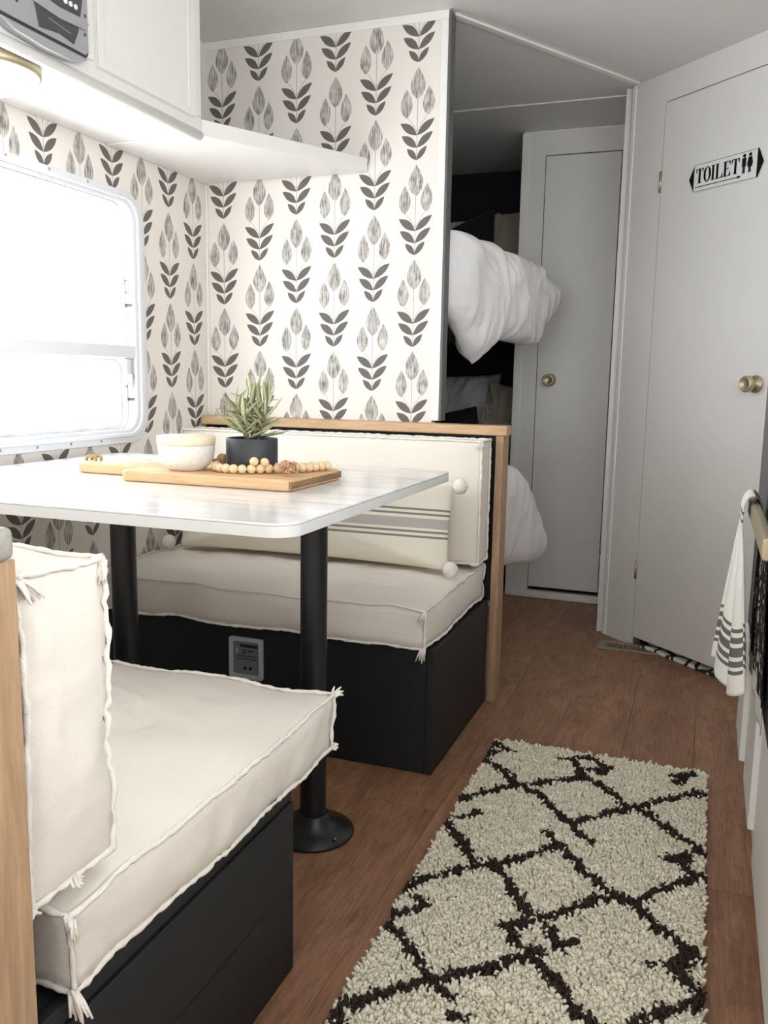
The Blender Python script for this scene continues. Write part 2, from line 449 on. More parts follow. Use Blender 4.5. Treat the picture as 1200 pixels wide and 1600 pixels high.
# partition with wallpaper (front), end edge
wp = struct(MB().box(0, .775, 0, .034, 0, H).build('wall_partition', PAPER_X), 'tulip wallpapered partition behind the dinette')
struct(MB().box(0, .80, -.004, -.0002, 1.955, H-.0005).build('trim_3', TRIMW, bevel=.0015), 'white strip along the top of the partition')
struct(MB().box(.7755, .798, -.004, .036, .832, 1.9545).build('trim_4', TRIMW, bevel=.0015), 'white strip down the free edge of the partition')
em = MB().box(.7985, .806, -.006, .040, .832, 1.975)
edge = struct(em.build('trim_5', DARKEDGE, bevel=.001), 'dark grey metal edge on the partition end')
for zz in (1.93, 1.72, 1.45, 1.16, .93):
    MB().lathe([(.0001, 0), (.004, 0), (.004, .001), (.002, .0018)], (.806, .016, zz), 10, (1, 0, 0)).build('screw', DGREY, edge, True)
struct(MB().box(.0005, .009, -.009, -.0005, .83, 1.555).build('trim_6', PAPER_Y, bevel=.002), 'papered corner bead between side wall and partition')

# ------------------------------------------------------------------ closet front with door
YC = 1.257
closet = plate_hole(FY, .755, 1.2, 0, H, .847, 1.158, .03, 1.883, YC, YC+.03).build('wall_closet', DOORW)
struct(closet, 'white closet front around a narrow door')
struct(MB().box(.755, .775, YC+.03, 1.9, 0, H).build('wall_closet_side', DOORW), 'white side of the closet towards the bunks')
struct(MB().box(1.19, 1.21, YC+.03, 1.9, 0, H).build('wall_closet_toilet_side', DOORW))
struct(MB().box(.748, .783, YC-.006, YC-.0003, 0, 1.975).build('trim_7', TRIMW, bevel=.003), 'white corner strip beside the closet')
struct(MB().box(.784, 1.19, YC-.005, YC-.0003, 1.968, H-.001).build('trim_8', TRIMW, bevel=.002), 'strip above the closet door')
door2 = struct(MB().box(.8495, 1.1545, YC+.004, YC+.026, .048, 1.8795).build('door_2', DOORW, bevel=.002), 'narrow white closet door with round brass knob')

def knob(c, axis, parent, mat=BRASS):
    MB().lathe([(.0, 0), (.026, 0), (.027, .003), (.024, .006), (.011, .009), (.010, .022), (.013, .026)], c, 28, axis).build('knob_rose', mat, parent, True)
    ax = Vector(axis).normalized(); c2 = Vector(c)+ax*.024
    MB().lathe([(.011, 0), (.020, .004), (.025, .012), (.0255, .018), (.023, .024), (.019, .027), (.018, .0255), (.0, .0245)], c2, 28, axis).build('knob', mat, parent, True)
knob((.906, YC+.004, .961), (0, -1, 0), door2)
for zz in (1.66, .25):
    MB().tube([(1.158, YC-.003, zz-.03), (1.158, YC-.003, zz+.03)], .004, 10).build('hinge', NICKEL, door2, True)
struct(MB().box(.77, 1.19, YC-.012, YC-.0005, 0.0005, .022).build('baseboard_closet', TRIMW, bevel=.003))

# ------------------------------------------------------------------ diagonal toilet wall
T0 = Vector((1.233, .807, 0)); TD = Vector((.731, -.682, 0)).normalized(); TN = Vector((-.682, -.731, 0)).normalized()  # TN faces the room
def FT(a, b, h):   # a along wall, b height, h out of the wall into the room
    p = T0+TD*a+TN*h; return (p.x, p.y, b)
def tw(x_, y_): return (Vector((x_, y_, 0))-T0).dot(TD)
DA0, DA1 = .158, .685
LEN = 1.40
wt = MB()
for (a0, a1, z0, z1) in ((0, DA0, 0, H), (DA1, LEN, 0, H), (DA0, DA1, 1.886, H)):
    wt.prism([(a0, z0), (a1, z0), (a1, z1), (a0, z1)], FT, -.03, 0)
struct(wt.build('wall_toilet', DOORW), 'white angled wall of the toilet room')
struct(MB().prism([(-.004, 0.001), (.014, .001), (.014, H-.001), (-.004, H-.001)], FT, -.032, .004).build('trim_9', TRIMW, bevel=.002), 'white edge strip of the angled toilet wall')
struct(MB().box(1.205, 1.225, .835, YC+.03, 0, H).build('wall_toilet_side', DOORW))
door1 = struct(MB().prism([(DA0+.003, .034), (DA1-.003, .034), (DA1-.003, 1.8825), (DA0+.003, 1.8825)], FT, -.022, .0015).build('door_1', DOORW, bevel=.002), 'white toilet door with brass knob and enamel sign')
kc = FT(tw(1.69, .38)-.008, .957, .0015)
knob(kc, TN, door1)
for zz in (1.629, .285):
    MB().tube([FT(DA0, zz-.035, .003), FT(DA0, zz+.035, .003)], .0042, 10).build('hinge', NICKEL, door1, True)
MB().prism([(DA0+.003, .001), (DA0+.022, .001), (DA0+.022, .032), (DA0+.003, .032)], FT, -.02, -.004).build('door_stop_block', DARKEDGE, door1)
# bath mat beyond the door
mat_mb = MB(); cells = []
def bathmat():
    t = NT('white_black_bath_mat'); p = t.pos()
    w = t.n('ShaderNodeTexVoronoi', feature='DISTANCE_TO_EDGE'); t.inp(w.inputs['Vector'], p); w.inputs['Scale'].default_value = 16
    f = t.math('LESS_THAN', w.outputs['Distance'], .09)
    return t.done(t.mix(f, (.85, .84, .80), (.03, .03, .03)), .9)
bm_ = MB(); bm_.prism([(.19, -.003), (.82, -.003), (.82, -.50), (.19, -.50)], lambda a_, h_, z_: FT(a_, z_, h_), .0005, .014)
tag(bm_.build('bath_mat', bathmat(), bevel=.004), 'white bath mat with black lines showing under the toilet door', 'mat')

# TOILET sign -------------------------------------------------------
sign = thing('toilet_sign', FT(tw(1.553, .508), 1.57, .0), 'white enamel arrow sign reading TOILET on the white door', 'sign')
SA, SB, SZ = tw(1.447, .607), tw(1.662, .407), 1.609
L_ = SB-SA; hh = .043
def FS(a_, b_, h_): return FT(SA+a_, SZ+b_, .003+h_)
ch = .022
body = [(0, 0), (ch, -hh), (L_-ch, -hh), (L_, 0), (L_-ch, hh), (ch, hh)]
ENAM = plain('white_enamel', (.80, .81, .81), .12, var=.02); INK = plain('black_enamel', (.012, .012, .013), .15)
MB().prism(body, FS, 0, .004).build('sign_plate', ENAM, sign, bevel=.0012)
MB().prism([(0.001, 0), (ch-.002, -hh+.004), (ch-.002, hh-.004)], FS, .004, .0046).build('arrow_tail', INK, sign)
MB().prism([(L_-ch-.003, -hh+.001), (L_-ch+.001, -hh+.001), (L_-.001, 0), (L_-ch+.001, hh-.001), (L_-ch-.003, hh-.001)], FS, .004, .0046).build('arrow_head', INK, sign)
ring_o = [(ch-.001, -hh+.0015), (L_-ch-.003, -hh+.0015), (L_-ch-.003, hh-.0015), (ch-.001, hh-.0015)]
ring_i = [(ch, -hh+.0028), (L_-ch-.004, -hh+.0028), (L_-ch-.004, hh-.0028), (ch, hh-.0028)]
MB().ring(ring_o, ring_i, FS, .004, .0044).build('border_line', DGREY, sign)
def FL_(a_, b_, h_): return FS(.030+(a_-.030)*1.10, b_, h_)
lt_ = MB(); cap_h = .045; lw = .0076; thn = .0022
y0_, y1_ = -.017, -.017+cap_h
def rect(a0, a1, b0, b1): lt_.prism([(a0, b0), (a1, b0), (a1, b1), (a0, b1)], FL_, .004, .0048)
def serif(cx, b, w_=.0135): rect(cx-w_/2, cx+w_/2, b, b+thn)
xx = .030
def letT(x0, w_):
    c = x0+w_/2; rect(c-lw/2, c+lw/2, y0_+thn, y1_-thn); serif(c, y0_, .014); rect(x0, x0+w_, y1_-thn, y1_)
    lt_.prism([(x0, y1_-thn), (x0, y1_-.013), (x0+.0012, y1_-.013), (x0+.005, y1_-thn)], FL_, .004, .0048)
    lt_.prism([(x0+w_, y1_-thn), (x0+w_-.005, y1_-thn), (x0+w_-.0012, y1_-.013), (x0+w_, y1_-.013)], FL_, .004, .0048)
def letO(x0, w_):
    c = x0+w_/2; n = 28; cy = (y0_+y1_)/2
    out = [(c+w_/2*math.cos(2*math.pi*i/n), cy+(cap_h/2+.001)*math.sin(2*math.pi*i/n)) for i in range(n)]
    inn = [(c+(w_/2-lw)*math.cos(2*math.pi*i/n), cy+(cap_h/2-.0015)*math.sin(2*math.pi*i/n)) for i in range(n)]
    lt_.ring(out, inn, FL_, .004, .0048)
def stemL(c): rect(c-lw/2, c+lw/2, y0_+thn, y1_-thn); serif(c, y0_); serif(c, y1_-thn)
letT(xx, .027); xx += .0285
letO(xx, .027); xx += .0345
stemL(xx); xx += .0155
stemL(xx); rect(xx+.004, xx+.020, y0_, y0_+thn); lt_.prism([(xx+.020, y0_+thn), (xx+.0135, y0_+thn), (xx+.0185, y0_+.014), (xx+.020, y0_+.014)], FL_, .004, .0048); xx += .0285
stemL(xx); rect(xx+.003, xx+.019, y0_, y0_+thn); rect(xx+.003, xx+.018, y1_-thn, y1_); rect(xx+.003, xx+.011, 0.0045, .0067); rect(xx+.0095, xx+.0107, -.001, .0122)
lt_.prism([(xx+.019, y0_+thn), (xx+.0125, y0_+thn), (xx+.0178, y0_+.014), (xx+.019, y0_+.014)], FL_, .004, .0048)
lt_.prism([(xx+.018, y1_-thn), (xx+.0175, y1_-.013), (xx+.0165, y1_-.013), (xx+.0125, y1_-thn)], FL_, .004, .0048); xx += .0225
letT(xx, .027); xx += .031
lt_.build('lettering', INK, sign)
xx += .017
ar = MB(); ar.prism([(.028, -.0292), (xx-.007, -.0292), (xx-.007, -.0268), (.028, -.0268)], FS, .004, .0047)
ar.prism([(xx-.010, -.0325), (xx+.005, -.028), (xx-.010, -.0235)], FS, .004, .0047); ar.build('arrow_line', INK, sign)
FC = 0.
def FF_(a_, b_, h_): return FS(FC+(a_-FC)*1.2, .004+(b_-.004)*1.15, h_)
fg = MB()
def disc(cx, cy, r): fg.prism([(cx+r*math.cos(2*math.pi*i/16), cy+r*math.sin(2*math.pi*i/16)) for i in range(16)], FF_, .004, .0048)
mx = FC = xx+.012; disc(mx, .0265, .0047)
for q in ([(mx-.0065, .021), (mx-.0065, -.001), (mx-.0045, -.001), (mx-.0045, .016), (mx-.0038, .016), (mx-.0038, -.018), (mx-.0004, -.018), (mx-.0004, .001), (mx+.0004, .001), (mx+.0004, -.018), (mx+.0038, -.018), (mx+.0038, .016), (mx+.0045, .016), (mx+.0045, -.001), (mx+.0065, -.001), (mx+.0065, .021)],):
    fg.prism(q[::-1], FF_, .004, .0048)
wx = mx+.0185; disc(wx, .0265, .0047)
fg.prism([(wx-.0055, .021), (wx-.009, .002), (wx-.007, .0015), (wx-.0042, .014), (wx-.0075, -.004), (wx-.0036, -.004), (wx-.0036, -.018), (wx-.0004, -.018), (wx-.0004, -.004), (wx+.0004, -.004), (wx+.0004, -.018), (wx+.0036, -.018), (wx+.0036, -.004), (wx+.0075, -.004), (wx+.0042, .014), (wx+.007, .0015), (wx+.009, .002), (wx+.0055, .021)], FF_, .004, .0048)
fg.build('figures', INK, sign)

# floor register -------------------------------------------------------
reg = thing('floor_register', (1.385, .66, 0), 'tan metal floor vent grille in front of the toilet door', 'vent')
rx0, rx1, ry0, ry1 = 1.236, 1.535, .605, .708
m = MB(); m.ring(rrect(rx0, rx1, ry0, ry1, .006, 3), rrect(rx0+.03, rx1-.03, ry0+.024, ry1-.024, .002, 3), FZ, .0003, .006); m.build('frame', VENTM, reg, bevel=.0015)
dm = MB(); dx0, dx1, dy0, dy1 = DUCT[0]+.0005, DUCT[1]-.0005, DUCT[2]+.0005, DUCT[3]-.0005
dm.box(dx0, dx0+.001, dy0, dy1, -.14, 0); dm.box(dx1-.001, dx1, dy0, dy1, -.14, 0); dm.box(dx0, dx1, dy0, dy0+.001, -.14, 0); dm.box(dx0, dx1, dy1-.001, dy1, -.14, 0); dm.box(dx0, dx1, dy0, dy1, -.141, -.14)
dm.build('duct', VENTM, reg)
for i in range(15):
    xx = rx0+.034+i*(rx1-rx0-.07)/14.
    MB().box(xx, xx+.0045, ry0+.024, ry1-.024, .0012, .0048).build('slat', VENTM, reg)
MB().box(rx0+.03, rx1-.03, (ry0+ry1)/2-.002, (ry0+ry1)/2+.002, .0012, .0052).build('crossbar', VENTM, reg)

# ------------------------------------------------------------------ window
win = struct(MB().ring(rrect(WINL[0]-.04, WINL[1]+.042, WINL[2]-.03, WINL[3]+.024, .085, 10), rrect(WINL[0]+.012, WINL[1]-.012, WINL[2]+.01, WINL[3]-.01, .05, 10), FX, .0005, .010).build('window_1', ALUW, bevel=.003), 'white framed trailer window with rounded corners')
MB().ring(rrect(WINL[0]-.02, WINL[1]+.020, WINL[2]-.012, WINL[3]+.008, .068, 10), rrect(WINL[0]+.0, WINL[1]-.0, WINL[2]+.0, WINL[3]-.0, .055, 10), FX, .0102, .018).build('window_rim', ALUW, win, bevel=.003)
MB().ring(rrect(WINL[0]+.001, WINL[1]-.001, WINL[2]+.001, WINL[3]-.001, .053, 10), rrect(WINL[0]+.022, WINL[1]-.022, WINL[2]+.016, WINL[3]-.012, .045, 10), FX, -.045, -.030).build('sash_frame', ALUW, win, bevel=.003)
MB().box(-.034, .008, WINL[0]+.005, WINL[1]-.004, 1.0, 1.036).build('window_bar', ALUW, win, bevel=.004)
MB().ring(rrect(WINL[0]+.02, WINL[1]-.042, WINL[2]+.014, .998, .035, 8), rrect(WINL[0]+.03, WINL[1]-.052, WINL[2]+.022, .990, .03, 8), FX, -.028, -.016).build('awning_sash', ALUW, win, bevel=.002)
MB().box(-.0385, -.0365, WINL[0]+.02, WINL[1]-.02, WINL[2]+.012, 1.0).build('window_pane', GLASS, win)
MB().box(-.0385, -.0365, WINL[0]+.02, WINL[1]-.02, 1.036, WINL[3]-.012).build('window_pane', GLASS, win)
lat = MB().box(-.026, -.006, WINL[1]-.036, WINL[1]-.012, .925, .998).build('latch', ALUW, win, bevel=.004)
MB().box(-.008, .004, WINL[1]-.029, WINL[1]-.019, .905, .955).build('latch_lever', TRIMW, lat, bevel=.003)
for yy, zz in ((-.36, 1.36), (-.36, 1.22), (-.36, 1.12), (-.36, 1.03), (-.36, .93), (-.37, .84), (-.45, 1.438), (-.58, 1.446), (-.72, 1.446), (-.86, 1.446), (-.56, .772), (-.68, .772), (-.80, .772), (-.92, .772)):
    MB().lathe([(.0001, 0), (.0035, 0), (.003, .0015), (.0001, .002)], (.0100, yy+.0, zz), 8, (1, 0, 0)).build('screw', SCREW, win, True)
# other openings get plain frames and panes
def plain_window(nm, fn, a0, a1, b0, b1, h0, h1, hg, label):
    w = struct(MB().ring(rrect(a0-.04, a1+.04, b0-.04, b1+.04, .02, 3), rrect(a0+.01, a1-.01, b0+.01, b1-.01, .02, 3), fn, h0, h1).build(nm, ALUW, bevel=.003), label)
    MB().prism([(a0, b0), (a1, b0), (a1, b1), (a0, b1)], fn, hg, hg+.002).build('window_pane', GLASS, w)
plain_window('window_2', FX, *WINR, 2.2385, 2.2495, 2.27, 'kitchen window behind the camera')
plain_window('window_3', FY, *WINB, -4.5995, -4.59, -4.63, 'end window behind the camera')
plain_window('door_3', FX, *DOORR, 2.2385, 2.2495, 2.27, 'glazed entry door behind the camera')

# ------------------------------------------------------------------ overhead cabinet, corner shelf, radio, light
CX, CY1, CZ = .30, -.495, 1.553
cab = thing('overhead_cabinet', (.15, -1.2, CZ), 'white overhead cabinet above the dinette window', 'cabinet')
m = MB(); m.box(.0015, CX-.02, -2.3, CY1, CZ+.008, H-.002); m.build('carcass', WHITE, cab, bevel=.003)
# face frame with openings for doors
ff = MB()
ff.box(CX-.0195, CX, -2.3, CY1+.002, CZ, CZ+.047); ff.box(CX-.0195, CX, -2.3, CY1+.002, 1.95, H-.002)
ff.box(CX-.0195, CX, CY1-.055, CY1+.002, CZ+.047, 1.95); ff.box(CX-.0195, CX, -.925, -.895, CZ+.047, 1.95); ff.box(CX-.0195, CX, -2.3, -1.35, CZ+.047, 1.95)
ff.build('face_frame', WHITE, cab, bevel=.004)
cd = MB().box(CX-.016, CX+.010, -.905, CY1-.040, CZ+.036, 1.958).build('door', WHITE, cab, bevel=.004)
m = MB(); m.ring([(-.905, CZ+.036), (CY1-.040, CZ+.036), (CY1-.040, 1.958), (-.905, 1.958)], [(-.885, CZ+.050), (CY1-.075, CZ+.050), (CY1-.075, 1.944), (-.885, 1.944)], FX, CX+.0101, CX+.0135); m.build('door_frame', WHITE, cd, bevel=.0015)
MB().box(CX-.012, CX+.002, -1.345, -.926, CZ+.125, 1.95).build('upper_panel', WHITE, cab)
# rounded light rail under the front edge
pts = [(CX-.006, yy, CZ+.004) for yy in (-2.3, CY1)]
MB().tube(pts, .012, 12).build('light_rail', WHITE, cab, True)
# corner shelf
sh = MB(); sh.prism([(.002, CY1+.004), (.298, CY1+.004), (.56, -.006), (.002, -.006)], FZ, CZ+.005, CZ+.046)
tag(sh.build('corner_shelf', WHITE, bevel=.004), 'white corner shelf spanning from the overhead cabinet to the papered partition', 'shelf')
# radio / disc player set in the cabinet face
rad = thing('radio', (CX, -1.05, CZ+.03), 'silver disc player with dark front panel set in the overhead cabinet', 'radio')
r0, r1, q0, q1 = -1.196, -.938, 1.586, 1.765
MB().prism(rrect(r0, r1, q0, q1, .020, 6), FX, CX+.0022, CX+.016).build('housing', DGREY, rad, bevel=.003)
MB().prism(rrect(r0+.006, r1-.006, q0+.008, q1-.004, .014, 6), FX, CX+.0162, CX+.0205).build('face_plate', SILVER, rad, bevel=.002)
chin = [(r0+.008, 1.586), (-1.15, 1.5725), (-1.07, 1.567), (-1.0, 1.5685), (-.965, 1.577), (r1-.01, 1.586)]
MB().prism(chin, FX, CX+.0022, CX+.026).build('chin', SILVER, rad, bevel=.004)
MB().prism([(-1.106, 1.757), (-.952, 1.757), (-.962, 1.690), (-.976, 1.630), (-.990, 1.602), (-1.03, 1.608), (-1.085, 1.6005), (-1.096, 1.64)], FX, CX+.0207, CX+.0222).build('dark_panel', DGREY, rad, bevel=.0006)
MB().prism([(-1.099, 1.640), (-1.03, 1.6345), (-.955, 1.640), (-.945, 1.655), (-.962, 1.659), (-1.03, 1.655), (-1.103, 1.662)], FX, CX+.0224, CX+.0245).build('chrome_band', SILVER, rad, bevel=.001)
MB().prism([(-1.06, 1.6245), (-1.0, 1.6175), (-1.0, 1.6188), (-1.06, 1.6258)], FX, CX+.0224, CX+.0227).build('printed_line', SILVER, rad)
for i in range(3):
    MB().lathe([(.0001, 0), (.0056, 0), (.005, .003), (.0001, .0036)], (CX+.0224, -1.013+i*.0145, 1.673), 14, (1, 0, 0)).build('button', TRIMW, rad, True)
for yy, zz in ((-1.140, 1.626), (-.955, 1.632), (-.953, 1.668)):
    MB().lathe([(.0001, 0), (.0036, 0), (.003, .0012), (.0001, .0016)], (CX+.0206, yy, zz), 10, (1, 0, 0)).build('screw', DGREY, rad, True)
# dome light
LC = (.172, -1.072, CZ+.0075)
dl = thing('dome_light', (LC[0], LC[1], LC[2]-.06), 'lit round dome light with brass rim under the overhead cabinet', 'lamp')
MB().lathe([(.06, 0), (.098, 0), (.104, -.006), (.104, -.022), (.097, -.025), (.090, -.022)], LC, 40).build('rim', BRASS, dl, True)
MB().lathe([(.090, -.020), (.089, -.028), (.078, -.042), (.055, -.052), (.028, -.057), (.0001, -.058)], LC, 40).build('diffuser', LAMPG, dl, True)

# ================================================================== DINETTE
# ---- table
TZ = .74
tab = thing('dinette_table', (.55, -.94, 0), 'white marble-look dinette table on two black pedestal legs', 'table')
TX0, TX1, TY0, TY1 = .03, .995, -1.375, -.515
MB().prism(rrect(TX0, TX1, TY0, TY1, .045, 8), FZ, TZ-.004, TZ).build('table_top', MARBLE, tab, bevel=.0015)
MB().prism(rrect(TX0, TX1, TY0, TY1, .045, 8), FZ, TZ-.022, TZ-.0042).build('edge_band', EDGEG, tab, bevel=.001)
for lx in (.83, .365):
    lg = MB().tube([(lx, -.94, .012), (lx, -.94, TZ-.023)], .0275, 28).build('leg', BLACKM, tab, True)
    lg.modifiers.new('es', 'EDGE_SPLIT')
    MB().lathe([(.0001, .0005), (.086, .0005), (.088, .004), (.086, .008), (.060, .018), (.036, .032), (.033, .045), (.0285, .046)], (lx, -.94, 0), 40).build('base_flange', BLACKM, lg, True)
    MB().lathe([(.0285, -.040), (.034, -.038), (.060, -.024), (.075, -.0225)], (lx, -.94, TZ), 30).build('top_flange', BLACKM, lg, True)
    MB().lathe([(.0001, 0), (.004, 0), (.003, .002), (.0001, .0025)], (lx+.066, -.975, .0155), 10).build('screw', SCREW, lg, True)

# ---- benches
BX, BZ = .985, .316
fb = thing('dinette_bench', (.5, -.3, 0), 'black painted bench with oak back rail against the papered partition', 'bench')
MB().box(.002, BX-.02, -.597, -.577, .002, BZ).build('front_panel', BLACKP, fb, bevel=.002)
MB().box(BX-.0195, BX, -.597, -.067, .002, BZ).build('side_panel', BLACKP, fb, bevel=.002)
MB().box(.002, BX-.021, -.576, -.067, BZ-.02, BZ-.0005).build('seat_board', BLACKP, fb)
MB().box(.002, BX+.004, -.02, -.0055, .30, .797).build('back_board', BLACKP, fb)
MB().box(.0115, 1.0215, -.066, -.0055, .798, .8265).build('back_rail', OAK, fb, bevel=.003)
MB().box(.990, 1.0125, -.066, .008, .001, .7975).build('post', OAKZ, fb, bevel=.002)
nb = thing('dinette_bench', (.5, -1.6, 0), 'black board-clad bench with oak end post standing opposite the papered partition', 'bench')
MB().box(.002, BX-.02, -1.36, -1.34, .002, BZ).build('front_panel', BLACKP, nb, bevel=.002)
MB().box(.002, BX-.021, -1.915, -1.361, BZ-.02, BZ-.0005).build('seat_board', BLACKP, nb)
for (z0, z1, xo) in ((.002, .1525, 0), (.154, .292, 0), (.294, BZ, -.004)):
    MB().box(BX-.0195, BX+xo, -1.915, -1.34, z0, z1).build('side_board', BLACKP, nb, bevel=.002)
MB().box(.002, BX+.002, -1.975, -1.955, .002, .797).build('back_board', BLACKP, nb)
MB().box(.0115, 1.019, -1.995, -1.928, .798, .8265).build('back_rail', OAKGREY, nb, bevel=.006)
MB().box(.990, 1.0125, -1.993, -1.922, .001, .7975).build('post', OAKZ, nb, bevel=.002)
# LP gas detector on the far bench front
gd = thing('gas_detector', (.479, -.598, .178), 'small grey gas alarm plate on the black bench front', 'detector')
MB().ring(rrect(.430, .528, .178, .288, .006, 3), rrect(.442, .517, .190, .277, .006, 3), FY, -.609, -.5975).build('bezel', plain('smoke_plastic', sr(172, 174, 177), .3), gd, bevel=.002)
MB().box(.441, .518, -.6045, -.5976, .189, .278).build('face', plain('dark_grey_face', sr(112, 114, 120), .4), gd)
for zz, hgt, x0, x1 in ((.262, .008, .462, .512), (.252, .003, .468, .480), (.246, .003, .468, .480), (.252, .003, .486, .502), (.238, .002, .455, .510), (.230, .002, .455, .510)):
    MB().box(x0, x1, -.6055, -.6046, zz, zz+hgt).build('printed_text', DETBLACK, gd)
for xx in (.476, .492):
    MB().lathe([(.0001, 0), (.005, 0), (.004, .002), (.0001, .002)], (xx, -.6046, .206), 12, (0, -1, 0)).build('button', DETBLACK, gd, True)
MB().box(.449, .456, -.6055, -.6046, .243, .258).build('indicator', SILVER, gd)

# ---- cushions
def seat_limit(y_in, y_out, ztop):
    def f(p):      # rests on the box; pressed flat where the back cushion stands on it
        p.z = max(p.z, BZ+.0095)
        if min(y_in, y_out) <= p.y <= max(y_in, y_out): p.z = min(p.z, ztop)
        return p
    return f
def back_limit_far(p): p.z = min(max(p.z, .4435), .786); p.y = min(p.y, -.077); p.x = min(p.x, .976); return p
def back_limit_near(p): p.z = max(p.z, .4435); return p
def cushion(name, b, label, bulge=(.01, .01, .014), seed=1., dimples=(), grid=.018, tassels=(), wr=.004, edge_wave=.004, sag=0., cat='cushion', limit=None, tmin=-9.):
    x0, x1, y0, y1, z0, z1 = b
    cx, cy, cz = (x0+x1)/2, (y0+y1)/2, (z0+z1)/2; hx, hy, hz = (x1-x0)/2, (y1-y0)/2, (z1-z0)/2
    def warp(a, b_, c):
        fa = (1-abs(a)**4); fb_ = (1-abs(b_)**4); fc = (1-abs(c)**3)
        p = Vector((cx+a*hx, cy+b_*hy, cz+c*hz))
        x_ = p.x+bulge[0]*a*fb_*fc*(abs(a)**2); y_ = p.y+bulge[1]*b_*fa*fc*(abs(b_)**2); z_ = p.z+bulge[2]*c*fa*fb_*(abs(c)**2)
        w = nz(p, 7, seed)*edge_wave+nz(p, 16, seed+4)*wr*.7
        x_ += w*.6; y_ += nz(p, 8, seed+9)*edge_wave; z_ += nz(p, 9, seed+2)*edge_wave*1.1
        # creases
        cr = nz((p.x*.6+p.y*1.4, p.y*.5, p.z), 22, seed+6)
        kk = max(0, 1-abs(cr)*6)
        z_ -= kk*wr*.9*abs(c)*fa*fb_; y_ -= kk*wr*.6*b_*(1-abs(c)**2); x_ -= kk*wr*.6*a*(1-abs(c)**2)
        for (dx, dy, dz, rr, dd, axn) in dimples:
            d2 = (p.x-dx)**2+(p.y-dy)**2+(p.z-dz)**2
            g = math.exp(-d2/(rr*rr))+.6*math.exp(-d2/(rr*rr*.08))
            if axn == 'z': z_ -= dd*g
            else: y_ -= dd*g*b_
        return limit(Vector((x_, y_, z_))) if limit else Vector((x_, y_, z_))
    nx, ny, nzz = max(4, int(2*hx/grid)), max(4, int(2*hy/grid)), max(4, int(2*hz/grid))
    bm = bmesh.new(); cache = {}
    def V(i, j, k):
        key = (i, j, k)
        if key not in cache: cache[key] = bm.verts.new(warp(-1+2*i/nx, -1+2*j/ny, -1+2*k/nzz))
        return cache[key]
    for i in range(nx):
        for j in range(ny):
            for k in (0, nzz): bm.faces.new((V(i, j, k), V(i+1, j, k), V(i+1, j+1, k), V(i, j+1, k)))
    for i in range(nx):
        for k in range(nzz):
            for j in (0, ny): bm.faces.new((V(i, j, k), V(i+1, j, k), V(i+1, j, k+1), V(i, j, k+1)))
    for j in range(ny):
        for k in range(nzz):
            for i in (0, nx): bm.faces.new((V(i, j, k), V(i, j+1, k), V(i, j+1, k+1), V(i, j, k+1)))
    bmesh.ops.recalc_face_normals(bm, faces=bm.faces)
    bm.verts.index_update()
    mb = MB(); mb.v = [tuple(v.co) for v in bm.verts]; mb.f = [tuple(v.index for v in f.verts) for f in bm.faces]; bm.free()
    root = thing(name, (cx, cy, z0), label, cat)
    body = mb.build('cover', COTTON, root, True)
    # frayed seam piping
    def seam(p0, p1, n):
        path = []
        for q in range(n+1):
            t_ = q/n; a = [p0[w]+(p1[w]-p0[w])*t_ for w in range(3)]
            v = warp(*a); outw = Vector((a[0]*(abs(a[0]) > .99), a[1]*(abs(a[1]) > .99), a[2]*(abs(a[2]) > .99)))
            if outw.length: v += outw.normalized()*.002
            v += Vector((nz(v, 60, seed), nz(v, 60, seed+3), nz(v, 60, seed+5)))*.0018
            path.append(v)
        return path
    pm_ = MB()
    for sgn1 in (-1, 1):
        for sgn2 in (-1, 1):
            for (p0, p1, ln) in (((-1, sgn1, sgn2), (1, sgn1, sgn2), 2*hx), ((sgn1, -1, sgn2), (sgn1, 1, sgn2), 2*hy), ((sgn1, sgn2, -1), (sgn1, sgn2, 1), 2*hz)):
                path = seam(p0, p1, max(6, int(ln/.008)))
                rr = [.0034+.0026*nz(v, 130, seed+7) for v in path]
                pm_.tube(path, lambda i, rr=rr: rr[i], 6)
    pm_.build('piping', PIPING, root, True)
    for (a, b_, c, ln, dr) in tassels:
        tm = MB(); base = warp(a, b_, c); rnd = random.Random(int(seed*100)+int((a+2)*7+(b_+2)*3+(c+2)))
        for q in range(12):
            d_ = (Vector(dr)+Vector((rnd.uniform(-.5, .5), rnd.uniform(-.5, .5), rnd.uniform(-.4, .3)))).normalized()
            p0 = base+Vector((rnd.uniform(-.004, .004), rnd.uniform(-.004, .004), rnd.uniform(-.003, .003)))
            L = ln*rnd.uniform(.6, 1.)
            tp = [p0, p0+d_*L*.5+Vector((0, 0, -.001)), p0+d_*L+Vector((0, 0, -L*.25))]
            for w_ in tp: w_.z = max(w_.z, tmin)
            tm.tube(tp, lambda i: (.0024, .0020, .0012)[i], 6)
        tm.build('corner_tassel', PIPING, root, True)
    return root
cushion('seat_cushion', (.012, .968, -.625, -.068, BZ+.012, .419), 'cream box seat cushion under the striped lumbar pillow', seed=1.3, bulge=(.008, .010, .016), wr=.008, edge_wave=.008, limit=seat_limit(-.235, .0, .4215),
        tassels=((1, -1, 1, .028, (-.6, -.4, -.6)), (1, -1, -1, .030, (-.1, -.2, -1))), dimples=((.5, -.34, .42, .07, .006, 'z'),))
cushion('back_cushion', (.012, .984, -.175, -.069, .434, .793), 'cream back cushion leaning under the oak rail along the papered partition', seed=2.7, bulge=(.006, .014, .006), wr=.008, edge_wave=.006, limit=back_limit_far, tmin=.4385,
        tassels=((1, -1, 1, .02, (0, -.5, -.6)), (1, -1, -1, .022, (-.6, -.5, -.3))))
